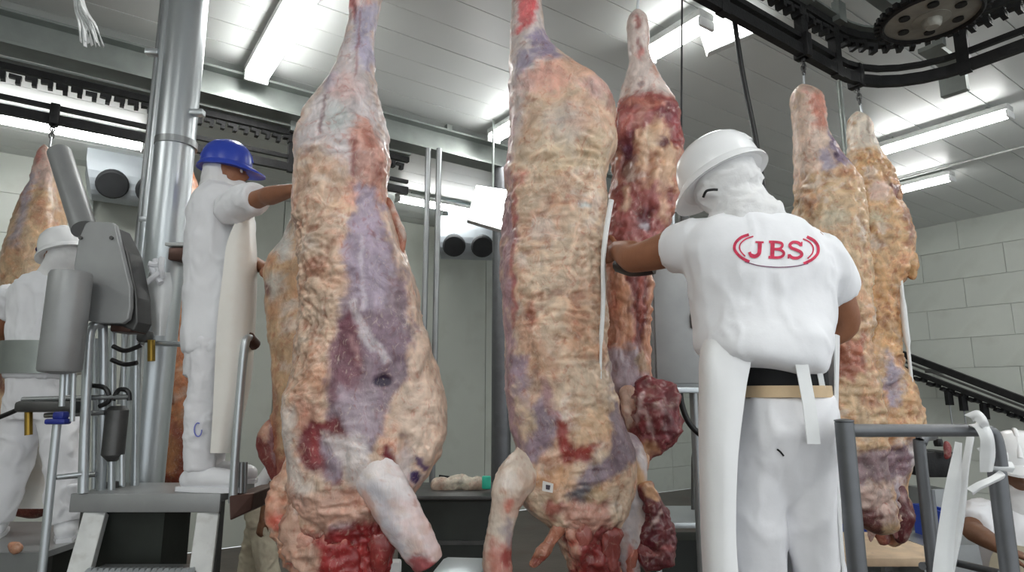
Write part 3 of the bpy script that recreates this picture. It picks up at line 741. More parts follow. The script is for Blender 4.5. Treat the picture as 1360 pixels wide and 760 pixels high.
link('shoulder_flap', limb_mesh('shoulder_flap', [(372, 555, 8, 2.9), (358, 575, 12, 2.88), (356, 598, 14, 2.88), (366, 620, 12, 2.88), (374, 645, 8, 2.88)], (126, 62, 58), [(ell(352, 575, 5, 12), (196, 150, 124), 3, .8)], 33, 30, k=6, lump=.02), 'meat_cut', A2, True)

# ---- B, front half
B = beef('large beef side with red hock, whose edge hides the white-helmeted worker\'s hand', (750, 800), 2.4)
rowsB = [(-75, 694, 714), (-55, 686, 718), (-30, 682, 720), (0, 681, 720), (40, 680, 723), (65, 681, 735), (85, 681, 752), (100, 680, 772), (115, 679, 793), (130, 678, 808), (145, 677, 815), (165, 677, 811), (185, 676, 815), (200, 676, 817), (215, 675, 812), (240, 675, 810), (260, 674, 811), (300, 670, 806),
         (340, 667, 803), (400, 665, 802), (450, 667, 801), (500, 672, 806), (540, 680, 816), (570, 686, 830), (600, 690, 842), (630, 686, 850), (655, 690, 846), (680, 708, 835), (700, 730, 822), (740, 748, 812), (780, 765, 805)]
LB = [(ell(762, 140, 44, 34), FAT, 24, 0.0, 0.022), (ell(735, 320, 40, 110), FAT, 30, 0.0, 0.018), (ell(690, 420, 10, 120), FAT, 10, 0.0, -0.012), (ell(765, 480, 26, 60), FAT, 20, 0.0, 0.016), (ell(720, 600, 26, 36), FAT, 18, 0.0, 0.016), (ell(815, 600, 26, 40), FAT, 18, 0.0, 0.022), (ell(740, 545, 4, 50, 14, -.5), FAT, 5, 0.0, -0.014), (ell(752, 700, 20, 20), FAT, 10, 0.0, 0.015),
      ([(676, -80), (722, -80), (722, 40), (745, 95), (730, 130), (700, 140), (678, 240)], (212, 200, 196), 10), ([(688, -70), (712, -70), (712, 22), (704, 48), (692, 54), (690, 20)], (206, 84, 88), 6, 0.95), (ell(697, 28, 6, 18), (230, 130, 130), 4, .7),
      ([(700, 60), (722, 44), (738, 90), (735, 108), (708, 100), (712, 76)], (157, 143, 167), 7, .95), ([(690, 88), (712, 80), (700, 120), (690, 124)], (159, 150, 174), 6, .8),
      (ell(745, 118, 40, 22), (222, 176, 152), 12, .8), (ell(720, 130, 28, 20), (226, 160, 144), 10, .6), (ell(790, 135, 24, 16), (222, 180, 170), 8, .8), (ell(779, 137, 3, 10), (130, 90, 90), 3, .7), (ell(804, 150, 5, 14), (140, 70, 66), 4, .7, -.004),
      ([(720, 200), (800, 190), (800, 240), (720, 250)], (206, 184, 150), 14, .7), (ell(745, 190, 26, 30), (206, 196, 190), 12, .5), (ell(772, 286, 10, 5), (196, 206, 206), 4, .8), (ell(720, 220, 30, 26), (214, 190, 160), 14, .6), (ell(690, 250, 8, 12), (200, 120, 110), 7, .6),
      ([(664, 280), (676, 250), (684, 300), (680, 420), (688, 520), (700, 580), (690, 600), (672, 520), (662, 420)], (172, 142, 152), 7, .95), ([(679, 240), (684, 250), (684, 440), (678, 440)], (176, 92, 84), 3, .7), ([(673, 100), (682, 100), (680, 250), (672, 250)], (204, 170, 176), 4, .8),
      (ell(700, 440, 10, 36), (196, 132, 104), 7, .5), (ell(760, 430, 12, 26), (180, 110, 84), 6, .5, -.004), (ell(705, 425, 5, 20), (170, 100, 84), 4, .5), ([(740, 400), (800, 390), (800, 480), (745, 480)], (206, 160, 126), 12, .5),
      ([(676, 478), (700, 470), (742, 552), (738, 572), (716, 600), (700, 620), (694, 590), (714, 565), (690, 520)], (155, 135, 150), 5, .95, -.003), ([(700, 480), (716, 486), (744, 560), (738, 566), (716, 530)], (176, 130, 124), 4, .6),
      ([(698, 470), (720, 460), (738, 490), (732, 510)], (190, 136, 104), 8, .6), (ell(706, 512, 9, 30), (212, 176, 142), 6, .7), ([(736, 556), (752, 560), (762, 590), (788, 584), (780, 610), (748, 612), (738, 590)], (150, 46, 40), 5, .95, -.005), (ell(766, 578, 12, 12), (224, 190, 156), 5, .8), (ell(790, 560, 26, 24), (220, 182, 146), 10, .8),
      ([(800, 530), (815, 548), (838, 560), (850, 600), (822, 618), (790, 640), (752, 648), (760, 630), (800, 596), (806, 570)], (132, 114, 127), 6, .95), ([(802, 470), (822, 470), (822, 520), (802, 520)], (158, 149, 164), 6, .7), (ell(768, 650, 16, 15), (94, 92, 99), 5, .95), (ell(786, 652, 12, 14), (180, 150, 110), 6, .7),
      ([(700, 620), (760, 610), (752, 640), (715, 645)], (206, 156, 116), 7, .8), (ell(700, 640, 10, 22), (214, 196, 170), 6, .6), (ell(733, 668, 14, 12), (140, 56, 48), 5, .85), ([(745, 660), (800, 660), (810, 700), (750, 720)], (196, 140, 126), 7, .8), ([(750, 700), (820, 690), (810, 790), (756, 790)], (132, 36, 38), 7, .95)]
link('carcass_body', body_mesh('carcass_body', 2.4, rowsB, 0.15, (216, 190, 164), LB, 41, 230, 1.8, crumb=[([(682, 230), (800, 215), (800, 330), (684, 350)], 0.007, (9, 9, 26), 0.4), ([(684, 330), (800, 330), (800, 480), (745, 500), (690, 470)], 0.009, (13, 13, 26), 0.6), ([(740, 500), (800, 480), (800, 580), (745, 560)], 0.008, (18, 18, 18), 0.5), ([(690, 150), (800, 150), (800, 230), (690, 230)], 0.006, (8, 8, 24), 0.3), ([(740, 650), (830, 650), (820, 780), (750, 780)], 0.016, (16, 16, 14), 0.5)]), 'meat_fat', B, True)
link('foreleg', limb_mesh('foreleg', [(716, 586, 14, 2.42), (696, 620, 25, 2.32), (680, 645, 25, 2.28), (671, 672, 19, 2.28), (665, 705, 16, 2.28), (661, 738, 17, 2.28), (662, 775, 20, 2.28)], (216, 200, 184),
     [([(650, 715), (690, 715), (690, 790), (645, 790)], (190, 110, 96), 8, .8), (ell(674, 640, 16, 14), (228, 216, 206), 8, .9), (ell(676, 672, 7, 8), (196, 92, 74), 4, .7), (ell(676, 705, 6, 22), (154, 139, 148), 6, .7), (ell(672, 742, 6, 14), (150, 40, 40), 4, .8)], 43, 60, k=16, lump=.009, fold=.003), 'meat_bone', B, True, 'pale foreleg shank with red end')
link('brisket_point', limb_mesh('brisket_point', [(764, 668, 12, 2.35), (746, 696, 8, 2.31), (730, 722, 9, 2.3), (718, 738, 9, 2.29), (704, 752, 5, 2.29)], (176, 118, 94), [(ell(716, 744, 12, 9), (150, 60, 48), 4, .8), (ell(748, 690, 8, 10), (206, 170, 140), 4, .8)], 45, 48, k=10, lump=.022, fold=.016), 'meat_fat', B, True)
link('neck', limb_mesh('neck', [(768, 655, 14, 2.32), (763, 690, 15, 2.3), (766, 715, 13, 2.3), (786, 740, 26, 2.34), (800, 800, 30, 2.36)], (196, 142, 122), [([(770, 700), (850, 690), (850, 820), (765, 820)], (128, 34, 36), 7, .95), (ell(760, 722, 7, 6), (190, 80, 66), 3, .8)], 47, 70, k=14, lump=.03, fold=.02), 'meat_cut', B, True, 'dark red neck end')
# white tendon strip and grading tag
tubeobj('tendon_strip', svec([at(812, 266, 2.29), at(806, 300, 2.285), at(801, 345, 2.28), at(801, 400, 2.28), at(798, 460, 2.28), at(797, 530, 2.275)], 5), [0.010] * 10 + [0.0085] * 10 + [0.005] * 6, 'white_plastic', B)
tg = MB().prism([at(721, 639, 2.235), at(735, 643, 2.235), at(734, 655, 2.235), at(720, 652, 2.235)], (0, 0.004, 0)).build('grading_tag', 'tag_white', B)
MB().prism([at(725, 644, 2.232), at(731, 645, 2.232), at(730, 651, 2.232), at(725, 650, 2.232)], (0, 0.003, 0)).build('stamp', 'tag_ink', tg)

# ---- B, back half seen from its cut side
B2 = beef('beef side showing dark red cut muscle, which the white-helmeted worker reaches into', (840, 790), 2.8)
rowsB2 = [(12, 841, 851), (22, 835, 858), (35, 832, 861), (50, 833, 863), (80, 834, 865), (100, 830, 873), (130, 824, 890), (150, 817, 902), (180, 812, 906), (220, 810, 905), (260, 806, 897), (300, 803, 884), (350, 803, 867), (400, 803, 865), (450, 803, 863), (490, 800, 862), (515, 798, 862), (560, 795, 862), (600, 792, 864), (640, 788, 860), (690, 790, 858), (740, 800, 850), (780, 815, 845)]
LB2 = [(ell(862, 165, 34, 26), FAT, 16, 0.0, 0.02), (ell(838, 215, 7, 40), FAT, 6, 0.0, -0.02), (ell(868, 225, 20, 30), FAT, 10, 0.0, 0.016), (ell(826, 285, 10, 40), FAT, 8, 0.0, 0.014),
       ([(825, 10), (865, 10), (866, 100), (895, 140), (822, 140)], (220, 204, 196), 8), (ell(846, 35, 5, 12), (150, 70, 66), 4, .8, -.006), (ell(845, 68, 3, 12), (120, 60, 60), 3, .8, -.006), (ell(848, 78, 5, 10), (214, 130, 124), 4, .7), ([(868, 90), (876, 96), (896, 146), (886, 140)], (236, 226, 220), 3, .9, .003), (ell(845, 121, 5, 4), (150, 130, 130), 3, .8),
       ([(820, 140), (850, 132), (880, 138), (905, 155), (906, 200), (890, 230), (860, 190), (830, 205), (812, 190)], (158, 86, 84), 6, .95), (ell(850, 150, 26, 7, 14, .2), (206, 140, 122), 4, .7), (ell(832, 172, 5, 22, 14, .7), (196, 120, 110), 3, .7), (ell(846, 168, 4, 22, 14, .6), (206, 150, 136), 3, .7), (ell(880, 165, 16, 9), (112, 44, 56), 5, .8), ([(816, 195), (838, 186), (836, 215), (820, 230)], (116, 56, 66), 4, .9, -.008),
       ([(838, 190), (872, 170), (890, 210), (892, 260), (860, 262), (840, 240)], (216, 178, 146), 7, .95, .006), (ell(872, 206, 8, 9), (96, 40, 56), 4, .9, -.006), (ell(856, 200, 6, 14), (226, 200, 170), 4, .7), ([(812, 225), (836, 215), (838, 260), (815, 262)], (170, 110, 106), 6, .8), (ell(826, 212, 7, 10), (112, 60, 92), 3, .8), (ell(830, 240, 8, 12), (222, 204, 190), 4, .8), (ell(890, 180, 9, 20), (150, 60, 66), 5, .7),
       ([(806, 258), (895, 258), (882, 300), (866, 330), (806, 330)], (158, 84, 84), 7, .9), (ell(850, 300, 9, 16), (96, 30, 44), 4, .9, -.008), (ell(872, 280, 9, 22), (222, 180, 150), 5, .8), (ell(850, 308, 6, 5), (209, 203, 211), 3, .8), (ell(826, 275, 6, 16), (226, 196, 166), 4, .7),
       ([(814, 360), (862, 355), (864, 470), (820, 470)], (206, 150, 116), 6, .8), ([(828, 350), (856, 350), (856, 470), (838, 470)], (112, 42, 42), 5, .95, -.012), (ell(847, 400, 3, 40), (170, 90, 76), 2, .7), (ell(838, 430, 2, 30), (190, 110, 90), 2, .7),
       ([(795, 462), (840, 462), (850, 500), (840, 520), (795, 520)], (164, 149, 158), 6, .95), (ell(848, 480, 9, 16), (140, 118, 84), 5, .7), ([(800, 520), (860, 520), (850, 700), (800, 700)], (150, 110, 122), 8, .8)]
link('carcass_body', body_mesh('carcass_body', 2.8, rowsB2, 0.12, (196, 140, 116), LB2, 51, 150, 2.2, fold=0.014, crumb=[([(808, 140), (906, 140), (900, 340), (806, 340)], 0.014, (16, 16, 13), 0.7), ([(806, 340), (866, 340), (866, 520), (800, 520)], 0.010, (22, 22, 8), 0.6)]), 'meat_cut', B2, True)
link('chuck', limb_mesh('chuck', [(846, 505, 14, 2.72), (862, 528, 34, 2.70), (872, 550, 34, 2.68), (860, 580, 28, 2.68), (846, 606, 18, 2.68)], (124, 52, 58),
     [(ell(850, 540, 3, 26, 14, .3), (206, 180, 176), 3, .8), (ell(862, 560, 2, 26, 14, -.3), (196, 170, 168), 3, .7), (ell(878, 540, 3, 16, 14, .8), (190, 150, 150), 3, .6), (ell(834, 548, 4, 40, 14, .1), (222, 190, 160), 4, .8), (ell(888, 560, 9, 26), (84, 30, 38), 6, .8), (ell(855, 598, 18, 10), (206, 164, 126), 6, .8), (ell(866, 520, 14, 6), (160, 84, 86), 4, .6)], 53, 80, k=14, lump=.03, fold=.018, flat=.6), 'meat_cut', B2, True, 'marbled red chuck meat')
link('shoulder', limb_mesh('shoulder', [(830, 575, 14, 2.56), (828, 600, 28, 2.52), (824, 640, 34, 2.49), (828, 680, 32, 2.47), (836, 715, 24, 2.43), (838, 750, 14, 2.43), (840, 772, 10, 2.43)], (196, 186, 186),
     [([(790, 570), (850, 570), (850, 610), (800, 640)], (143, 126, 137), 8, .8), (ell(828, 668, 14, 18), (169, 170, 177), 8, .8), (ell(812, 690, 10, 22), (222, 208, 200), 8, .7), (ell(852, 640, 5, 30, 14, -.4), (206, 164, 116), 4, .9), (ell(838, 755, 6, 30), (196, 96, 72), 4, .8)], 55, 60, k=14, lump=.014, fold=.004, flat=.5), 'meat_bone', B2, True, 'pale shoulder membrane')
link('foreleg', limb_mesh('foreleg', [(856, 640, 8, 2.46), (866, 668, 13, 2.44), (874, 690, 20, 2.43), (876, 715, 22, 2.42), (872, 735, 20, 2.42), (850, 750, 12, 2.42)], (104, 42, 48),
     [(ell(862, 650, 6, 20, 14, -.5), (206, 160, 120), 4, .9), (ell(870, 690, 3, 14, 14, .8), (214, 190, 184), 3, .8), (ell(885, 728, 10, 6), (200, 120, 120), 3, .7), (ell(868, 736, 10, 4), (206, 140, 136), 3, .7), (ell(866, 710, 10, 12), (84, 26, 40), 4, .7)], 57, 64, k=14, lump=.03, fold=.018), 'meat_cut', B2, True, 'dark red cut foreleg stump')

# ---- C pair at the right
C1 = beef('beef side beyond the white-helmeted worker hanging by a red-tipped leg', (1150, 710), 3.6)
rowsC1 = [(112, 1058, 1072), (118, 1054, 1080), (130, 1052, 1090), (150, 1056, 1094), (175, 1059, 1098), (200, 1060, 1116), (225, 1059, 1128), (250, 1058, 1138), (300, 1060, 1148), (350, 1066, 1152), (400, 1074, 1152), (450, 1080, 1154), (500, 1086, 1160), (540, 1092, 1168), (580, 1098, 1172), (620, 1104, 1176), (660, 1112, 1186), (690, 1130, 1192), (712, 1155, 1190)]
LC1 = [(ell(1100, 290, 34, 60), FAT, 20, 0.0, 0.03), (ell(1110, 480, 30, 60), FAT, 20, 0.0, 0.02),
       ([(1050, 108), (1096, 108), (1104, 190), (1090, 240), (1058, 240)], (220, 194, 176), 8), ([(1072, 128), (1090, 140), (1088, 178), (1070, 182), (1072, 160), (1066, 140)], (208, 136, 116), 5, .9), (ell(1062, 128, 5, 8), (226, 180, 170), 4, .7), ([(1092, 176), (1110, 196), (1122, 226), (1098, 228), (1090, 200)], (137, 121, 147), 5, .95), (ell(1084, 222, 8, 18), (164, 155, 173), 5, .9), (ell(1098, 214, 3, 4), (80, 60, 84), 2, .9),
       (ell(1088, 300, 18, 12), (206, 200, 176), 7, .7), ([(1085, 455), (1130, 450), (1130, 500), (1090, 510)], (176, 96, 76), 8, .8), ([(1100, 612), (1140, 590), (1180, 598), (1190, 640), (1120, 640)], (131, 107, 118), 7, .9), ([(1115, 640), (1175, 640), (1180, 690), (1130, 690)], (206, 180, 172), 7, .9), ([(1120, 670), (1150, 672), (1165, 712), (1150, 716)], (96, 30, 36), 6, .9)]
link('carcass_body', body_mesh('carcass_body', 3.6, rowsC1, 0.18, (212, 180, 142), LC1, 61, 130, 2.2, fold=0.016, crumb=[([(1056, 230), (1150, 230), (1170, 600), (1090, 600)], 0.014, (11, 11, 17), 0.6)]), 'meat_fat', C1, True)
C2 = beef('orange-tinged beef side with a long white tendon hanging beside the tiled wall', (1190, 720), 3.95)
rowsC2 = [(148, 1133, 1143), (154, 1128, 1152), (165, 1127, 1157), (185, 1130, 1160), (205, 1130, 1168), (230, 1122, 1182), (260, 1118, 1192), (300, 1116, 1200), (340, 1116, 1204), (370, 1118, 1198), (400, 1120, 1189), (450, 1122, 1189), (490, 1120, 1196), (520, 1118, 1208), (545, 1118, 1218), (565, 1118, 1219), (590, 1122, 1214), (620, 1126, 1206), (650, 1130, 1202), (680, 1136, 1210), (700, 1150, 1208), (718, 1170, 1200), (728, 1180, 1196)]
LC2 = [(ell(1160, 290, 34, 60), FAT, 20, 0.0, 0.03), (ell(1175, 560, 34, 40), FAT, 18, 0.0, 0.03), (ell(1165, 410, 14, 60), FAT, 10, 0.0, -0.015),
       ([(1124, 146), (1160, 146), (1162, 200), (1126, 205)], (228, 216, 200), 7), (ell(1147, 170, 3, 16), (150, 130, 110), 3, .7), (ell(1175, 262, 8, 10), (110, 56, 60), 4, .9, -.006), (ell(1152, 265, 14, 12), (216, 190, 186), 6, .6), (ell(1138, 300, 20, 8), (214, 206, 176), 6, .8), (ell(1185, 310, 5, 30), (130, 70, 56), 4, .7), ([(1108, 380), (1186, 360), (1186, 480), (1120, 480)], (212, 164, 110), 12, .6),
       ([(1156, 470), (1176, 490), (1172, 540), (1156, 545)], (168, 160, 181), 6, .9), (ell(1148, 525, 5, 6), (120, 90, 70), 3, .8), (ell(1200, 555, 16, 20), (222, 190, 150), 8, .6), ([(1130, 590), (1200, 585), (1195, 640), (1140, 640)], (128, 103, 117), 7, .95), ([(1190, 580), (1215, 580), (1208, 620), (1192, 620)], (199, 196, 199), 5, .8), ([(1138, 636), (1190, 630), (1180, 680), (1150, 685)], (206, 186, 180), 6, .9), (ell(1172, 652, 10, 14), (178, 168, 182), 5, .7), ([(1190, 650), (1212, 670), (1208, 705), (1190, 725), (1186, 690)], (98, 32, 38), 5, .95), (ell(1176, 705, 9, 18), (196, 120, 90), 5, .8)]
link('carcass_body', body_mesh('carcass_body', 3.95, rowsC2, 0.17, (212, 174, 130), LC2, 67, 130, 2.2, fold=0.018, crumb=[([(1110, 210), (1206, 230), (1206, 380), (1190, 480), (1220, 590), (1115, 590)], 0.016, (11, 11, 17), 0.65)]), 'meat_fat', C2, True)
link('hanging_flap', limb_mesh('hanging_flap', [(1190, 318, 6, 3.86), (1200, 332, 11, 3.85), (1206, 350, 12, 3.85), (1210, 364, 8, 3.85), (1215, 371, 4, 3.85)], (208, 164, 112), [], 71, 26, k=6, lump=.02, fold=.014), 'meat_fat', C2, True)
tubeobj('tendon_strip', svec([at(1190, 330, 3.84), at(1196, 372, 3.83), at(1202, 430, 3.83), at(1207, 470, 3.83), at(1213, 532, 3.83)], 5), [0.012] * 8 + [0.018] * 6 + [0.010] * 7, 'white_plastic', C2)
link('foreleg', limb_mesh('foreleg', [(1190, 640, 6, 3.85), (1197, 668, 11, 3.84), (1200, 695, 12, 3.84), (1194, 722, 6, 3.84)], (98, 34, 40), [(ell(1196, 660, 8, 5), (214, 180, 176), 3, .8)], 73, 28, k=6, lump=.02), 'meat_cut', C2, True, 'dark red cut foreleg stump')
link('neck', limb_mesh('neck', [(1150, 640, 12, 3.88), (1146, 670, 14, 3.86), (1160, 690, 12, 3.86), (1170, 708, 10, 3.86), (1176, 724, 7, 3.86)], (120, 52, 50), [(ell(1170, 712, 8, 14), (200, 130, 104), 4, .8)], 75, 28, k=6, lump=.02), 'meat_cut', C2, True)

# ---- far sides on the back rail
Lc = beef('pale beef side hanging behind the worker at the grey machine', (45, 690), 4.35)
rowsL = [(192, 54, 64), (198, 50, 68), (220, 47, 72), (250, 38, 78), (280, 26, 82), (320, 16, 84), (380, 8, 84), (440, 2, 84), (500, 0, 82), (560, -6, 84), (610, -10, 86), (650, 0, 80), (690, 20, 70)]
LL = [([(46, 190), (72, 190), (80, 250), (40, 250)], (214, 184, 172), 6), (ell(56, 210, 5, 14), (200, 120, 110), 4, .7), ([(40, 240), (56, 236), (52, 330), (40, 330)], (175, 166, 178), 6, .9), (ell(70, 290, 8, 20), (180, 120, 96), 6, .6), ([(-10, 400), (30, 400), (30, 520), (-10, 520)], (104, 48, 44), 8, .85), ([(-20, 600), (90, 600), (90, 700), (-20, 700)], (110, 34, 36), 8, .9)]
link('carcass_body', body_mesh('carcass_body', 4.35, rowsL, 0.16, (208, 178, 142), LL, 81, 60, 4), 'meat_fat', Lc, True)
Mc = beef('orange beef side hanging behind the steel mast', (245, 650), 4.85)
rowsM = [(204, 243, 251), (212, 240, 254), (235, 236, 258), (270, 228, 266), (330, 216, 282), (400, 208, 296), (470, 210, 300), (540, 214, 300), (600, 212, 296), (630, 214, 280), (655, 225, 260)]
LM = [([(236, 180), (260, 180), (258, 320), (232, 320)], (220, 178, 160), 6), (ell(248, 260, 4, 40), (196, 120, 100), 4, .7), (ell(246, 320, 7, 30), (210, 206, 206), 5, .8), ([(205, 560), (300, 560), (300, 660), (205, 660)], (120, 44, 36), 12, .85), (ell(240, 530, 6, 7), (80, 40, 30), 3, .8), (ell(238, 600, 12, 30), (196, 140, 90), 6, .7)]
link('carcass_body', body_mesh('carcass_body', 4.85, rowsM, 0.16, (206, 146, 104), LM, 85, 70, 4, fold=.02), 'meat_fat', Mc, True)

def shreds(root, spots, seed):
    for i, (px, py, ln, w, d, col) in enumerate(spots):
        dx = random.uniform(-6, 6)
        link('meat_shred', limb_mesh('meat_shred', [(px, py, w, d), (px + dx * .4, py + ln * .4, w * .9, d - .01), (px + dx, py + ln * .8, w * .6, d), (px + dx * 1.2, py + ln, w * .25, d)], col, [], seed + i, 24, k=6, lump=.03, fold=.02, flat=.4), 'meat_cut', root, True)
shreds(A, [(390, 684, 46, 15, 2.22, (206, 150, 128)), (408, 706, 50, 16, 2.2, (206, 166, 148)), (428, 712, 44, 14, 2.18, (190, 110, 96)), (506, 706, 56, 14, 2.2, (150, 60, 58)), (366, 655, 40, 11, 2.28, (206, 150, 126))], 200)
shreds(B, [(812, 700, 60, 14, 2.3, (140, 66, 60)), (776, 694, 50, 11, 2.3, (150, 84, 74))], 220)
shreds(B2, [(846, 600, 40, 14, 2.62, (206, 166, 132)), (884, 700, 36, 10, 2.42, (120, 52, 56)), (862, 718, 36, 11, 2.42, (150, 76, 76)), (842, 716, 50, 8, 2.42, (200, 120, 100)), (834, 512, 70, 10, 2.68, (206, 170, 150))], 240)
shreds(C2, [(1140, 655, 40, 9, 3.8, (206, 180, 170)), (1184, 668, 48, 8, 3.8, (120, 44, 46)), (1160, 676, 44, 9, 3.8, (180, 110, 96))], 260)
# hooks (the near rail is at room v = WV+WR, the far rail at fv)
def hook_to(px, py, d, label, v=None):
    tip = at(px, py, d); u, vv, z = to_room(tip); v = (WV + WR) if v is None else v
    zt = 3.96 if v == fv else 4.045
    top = Vector((tip.x, tip.y, zt)) if abs(vv - v) > 0.35 else room(u, v, zt)
    hook(top, tip, label)
hook_to(488, -70, 2.3, 'hook and chain holding the largest beef side')
hook_to(485, -10, 2.95, 'hook and chain holding the beef side behind the largest one')
hook_to(704, -70, 2.4, 'hook and chain holding the beef side with the red hock')
hook_to(846, 22, 2.8, 'hook and chain holding the beef side with dark red cut muscle')
hook_to(1068, 118, 3.6, 'hook and chain holding the red-tipped leg beyond the worker')
hook_to(1146, 156, 3.95, 'hook and chain holding the orange-tinged beef side by the wall')
hook_to(66, 198, 4.35, 'hook and chain holding the pale beef side behind the grey machine', fv)
hook_to(247, 211, 4.85, 'hook and chain holding the orange beef side behind the mast', fv)

# ================================================================== people
def row_solid(rows, d, T, ncol=40, step=6, e=0.85, Tcap=None):
    """closed solid whose outline follows rows (py, xl, xr[, dist offset[, half depth]])"""
    R = sm_rows(rows, step); y, xl, xr = R[:, 0], R[:, 1], R[:, 2]
    dd = d + (R[:, 3] if R.shape[1] > 3 else 0.0 * y)
    th = R[:, 4] if R.shape[1] > 4 else np.full(len(y), T)
    pl, pr = np_at(xl, y, dd), np_at(xr, y, dd)
    w = (pr[:, 0] - pl[:, 0]) / 2; cx = (pr[:, 0] + pl[:, 0]) / 2; z = pl[:, 2]
    t = np.linspace(0, 2 * math.pi, ncol, endpoint=False)
    ca, sa = np.sign(np.cos(t)) * np.abs(np.cos(t)) ** e, np.sign(np.sin(t)) * np.abs(np.sin(t)) ** e
    P = np.stack([cx[:, None] + w[:, None] * ca, dd[:, None] - th[:, None] * sa, np.repeat(z[:, None], ncol, 1)], -1).reshape(-1, 3)
    n = len(y); F = []
    for i in range(n - 1):
        for k in range(ncol):
            k2 = (k + 1) % ncol; F.append((i * ncol + k, i * ncol + k2, (i + 1) * ncol + k2, (i + 1) * ncol + k))
    F.append(tuple(range(ncol - 1, -1, -1))); F.append(tuple((n - 1) * ncol + k for k in range(ncol)))
    return [tuple(p) for p in P], F
def limb(pts, rad, flat=None, n=18, k=5, lat=None, round_ends=True):
    """closed tapered limb through world points, elliptical when flat is given"""
    fl = flat or [1.0] * len(pts)
    S = spline([(*p, r, f) for p, r, f in zip(pts, rad, fl)], k)
    C = [Vector(s[:3]) for s in S]; R = [s[3] for s in S]; Fl = [s[4] for s in S]
    if round_ends:
        t0 = (C[0] - C[1]).normalized(); t1 = (C[-1] - C[-2]).normalized()
        pre = [(C[0] + t0 * R[0] * q, R[0] * math.sqrt(max(0.02, 1 - q * q))) for q in (0.95, 0.7, 0.4)]
        post = [(C[-1] + t1 * R[-1] * q, R[-1] * math.sqrt(max(0.02, 1 - q * q))) for q in (0.4, 0.7, 0.95)]
        C = [p for p, _ in pre] + C + [p for p, _ in post]; R = [r for _, r in pre] + R + [r for _, r in post]; Fl = [Fl[0]] * 3 + Fl + [Fl[-1]] * 3
    vs, fs = [], []; up = Vector(lat) if lat is not None else None
    for i, p in enumerate(C):
        t = (C[min(i + 1, len(C) - 1)] - C[max(i - 1, 0)]).normalized()
        if up is None: up = Vector((0, 0, 1)) if abs(t.z) < 0.9 else Vector((1, 0, 0))
        a = (up - t * up.dot(t)).normalized(); b = t.cross(a)
        if lat is None: up = a
        for q in range(n):
            w = 2 * math.pi * q / n; vs.append(tuple(p + a * math.cos(w) * R[i] + b * math.sin(w) * R[i] * Fl[i]))
    for i in range(len(C) - 1):
        for q in range(n):
            q2 = (q + 1) % n; fs.append((i * n + q, i * n + q2, (i + 1) * n + q2, (i + 1) * n + q))
    fs.append(tuple(range(n - 1, -1, -1))); fs.append(tuple((len(C) - 1) * n + q for q in range(n)))
    return vs, fs
def union(name, solids, voxel=0.009, smooth=6, folds=None, seed=0):
    mb = MB()
    for vs, fs in solids: mb.add(vs, fs)
    me = mb.mesh(name + '_src')
    o = bpy.data.objects.new(name + '_src', me); COL.objects.link(o)
    r = o.modifiers.new('r', 'REMESH'); r.mode = 'VOXEL'; r.voxel_size = voxel
    s = o.modifiers.new('s', 'SMOOTH'); s.factor = 0.5; s.iterations = smooth
    dg = bpy.context.evaluated_depsgraph_get()
    out = bpy.data.meshes.new_from_object(o.evaluated_get(dg))
    bpy.data.objects.remove(o); bpy.data.meshes.remove(me)
    out.name = name
    if folds:
        amp, sc = folds
        n = len(out.vertices); P = np.empty(n * 3); out.vertices.foreach_get('co', P); P = P.reshape(-1, 3)
        Nn = np.empty(n * 3); out.vertices.foreach_get('normal', Nn); Nn = Nn.reshape(-1, 3)
        q = P + 0.06 * np.stack([fbm(P, 4, 2, seed), fbm(P, 4, 2, seed + 1), fbm(P, 4, 2, seed + 2)], -1)
        cr = np.exp(-(fbm(q, sc, 3, seed + 5) / 0.13) ** 2) - 0.35 + 0.6 * np.exp(-(fbm(q, np.array(sc) * 1.9, 3, seed + 8) / 0.12) ** 2)
        P = P + Nn * (amp * cr + amp * 0.9 * fbm(P, 5, 3, seed + 6))[:, None]
        out.vertices.foreach_set('co', P.ravel()); out.update()
    return out
def frame(fwd, up=(0, 0, 1)):
    f = Vector(fwd).normalized(); r = f.cross(Vector(up)).normalized(); u = r.cross(f)
    return Matrix((r, f, u)).transposed()            # columns: right, forward, up
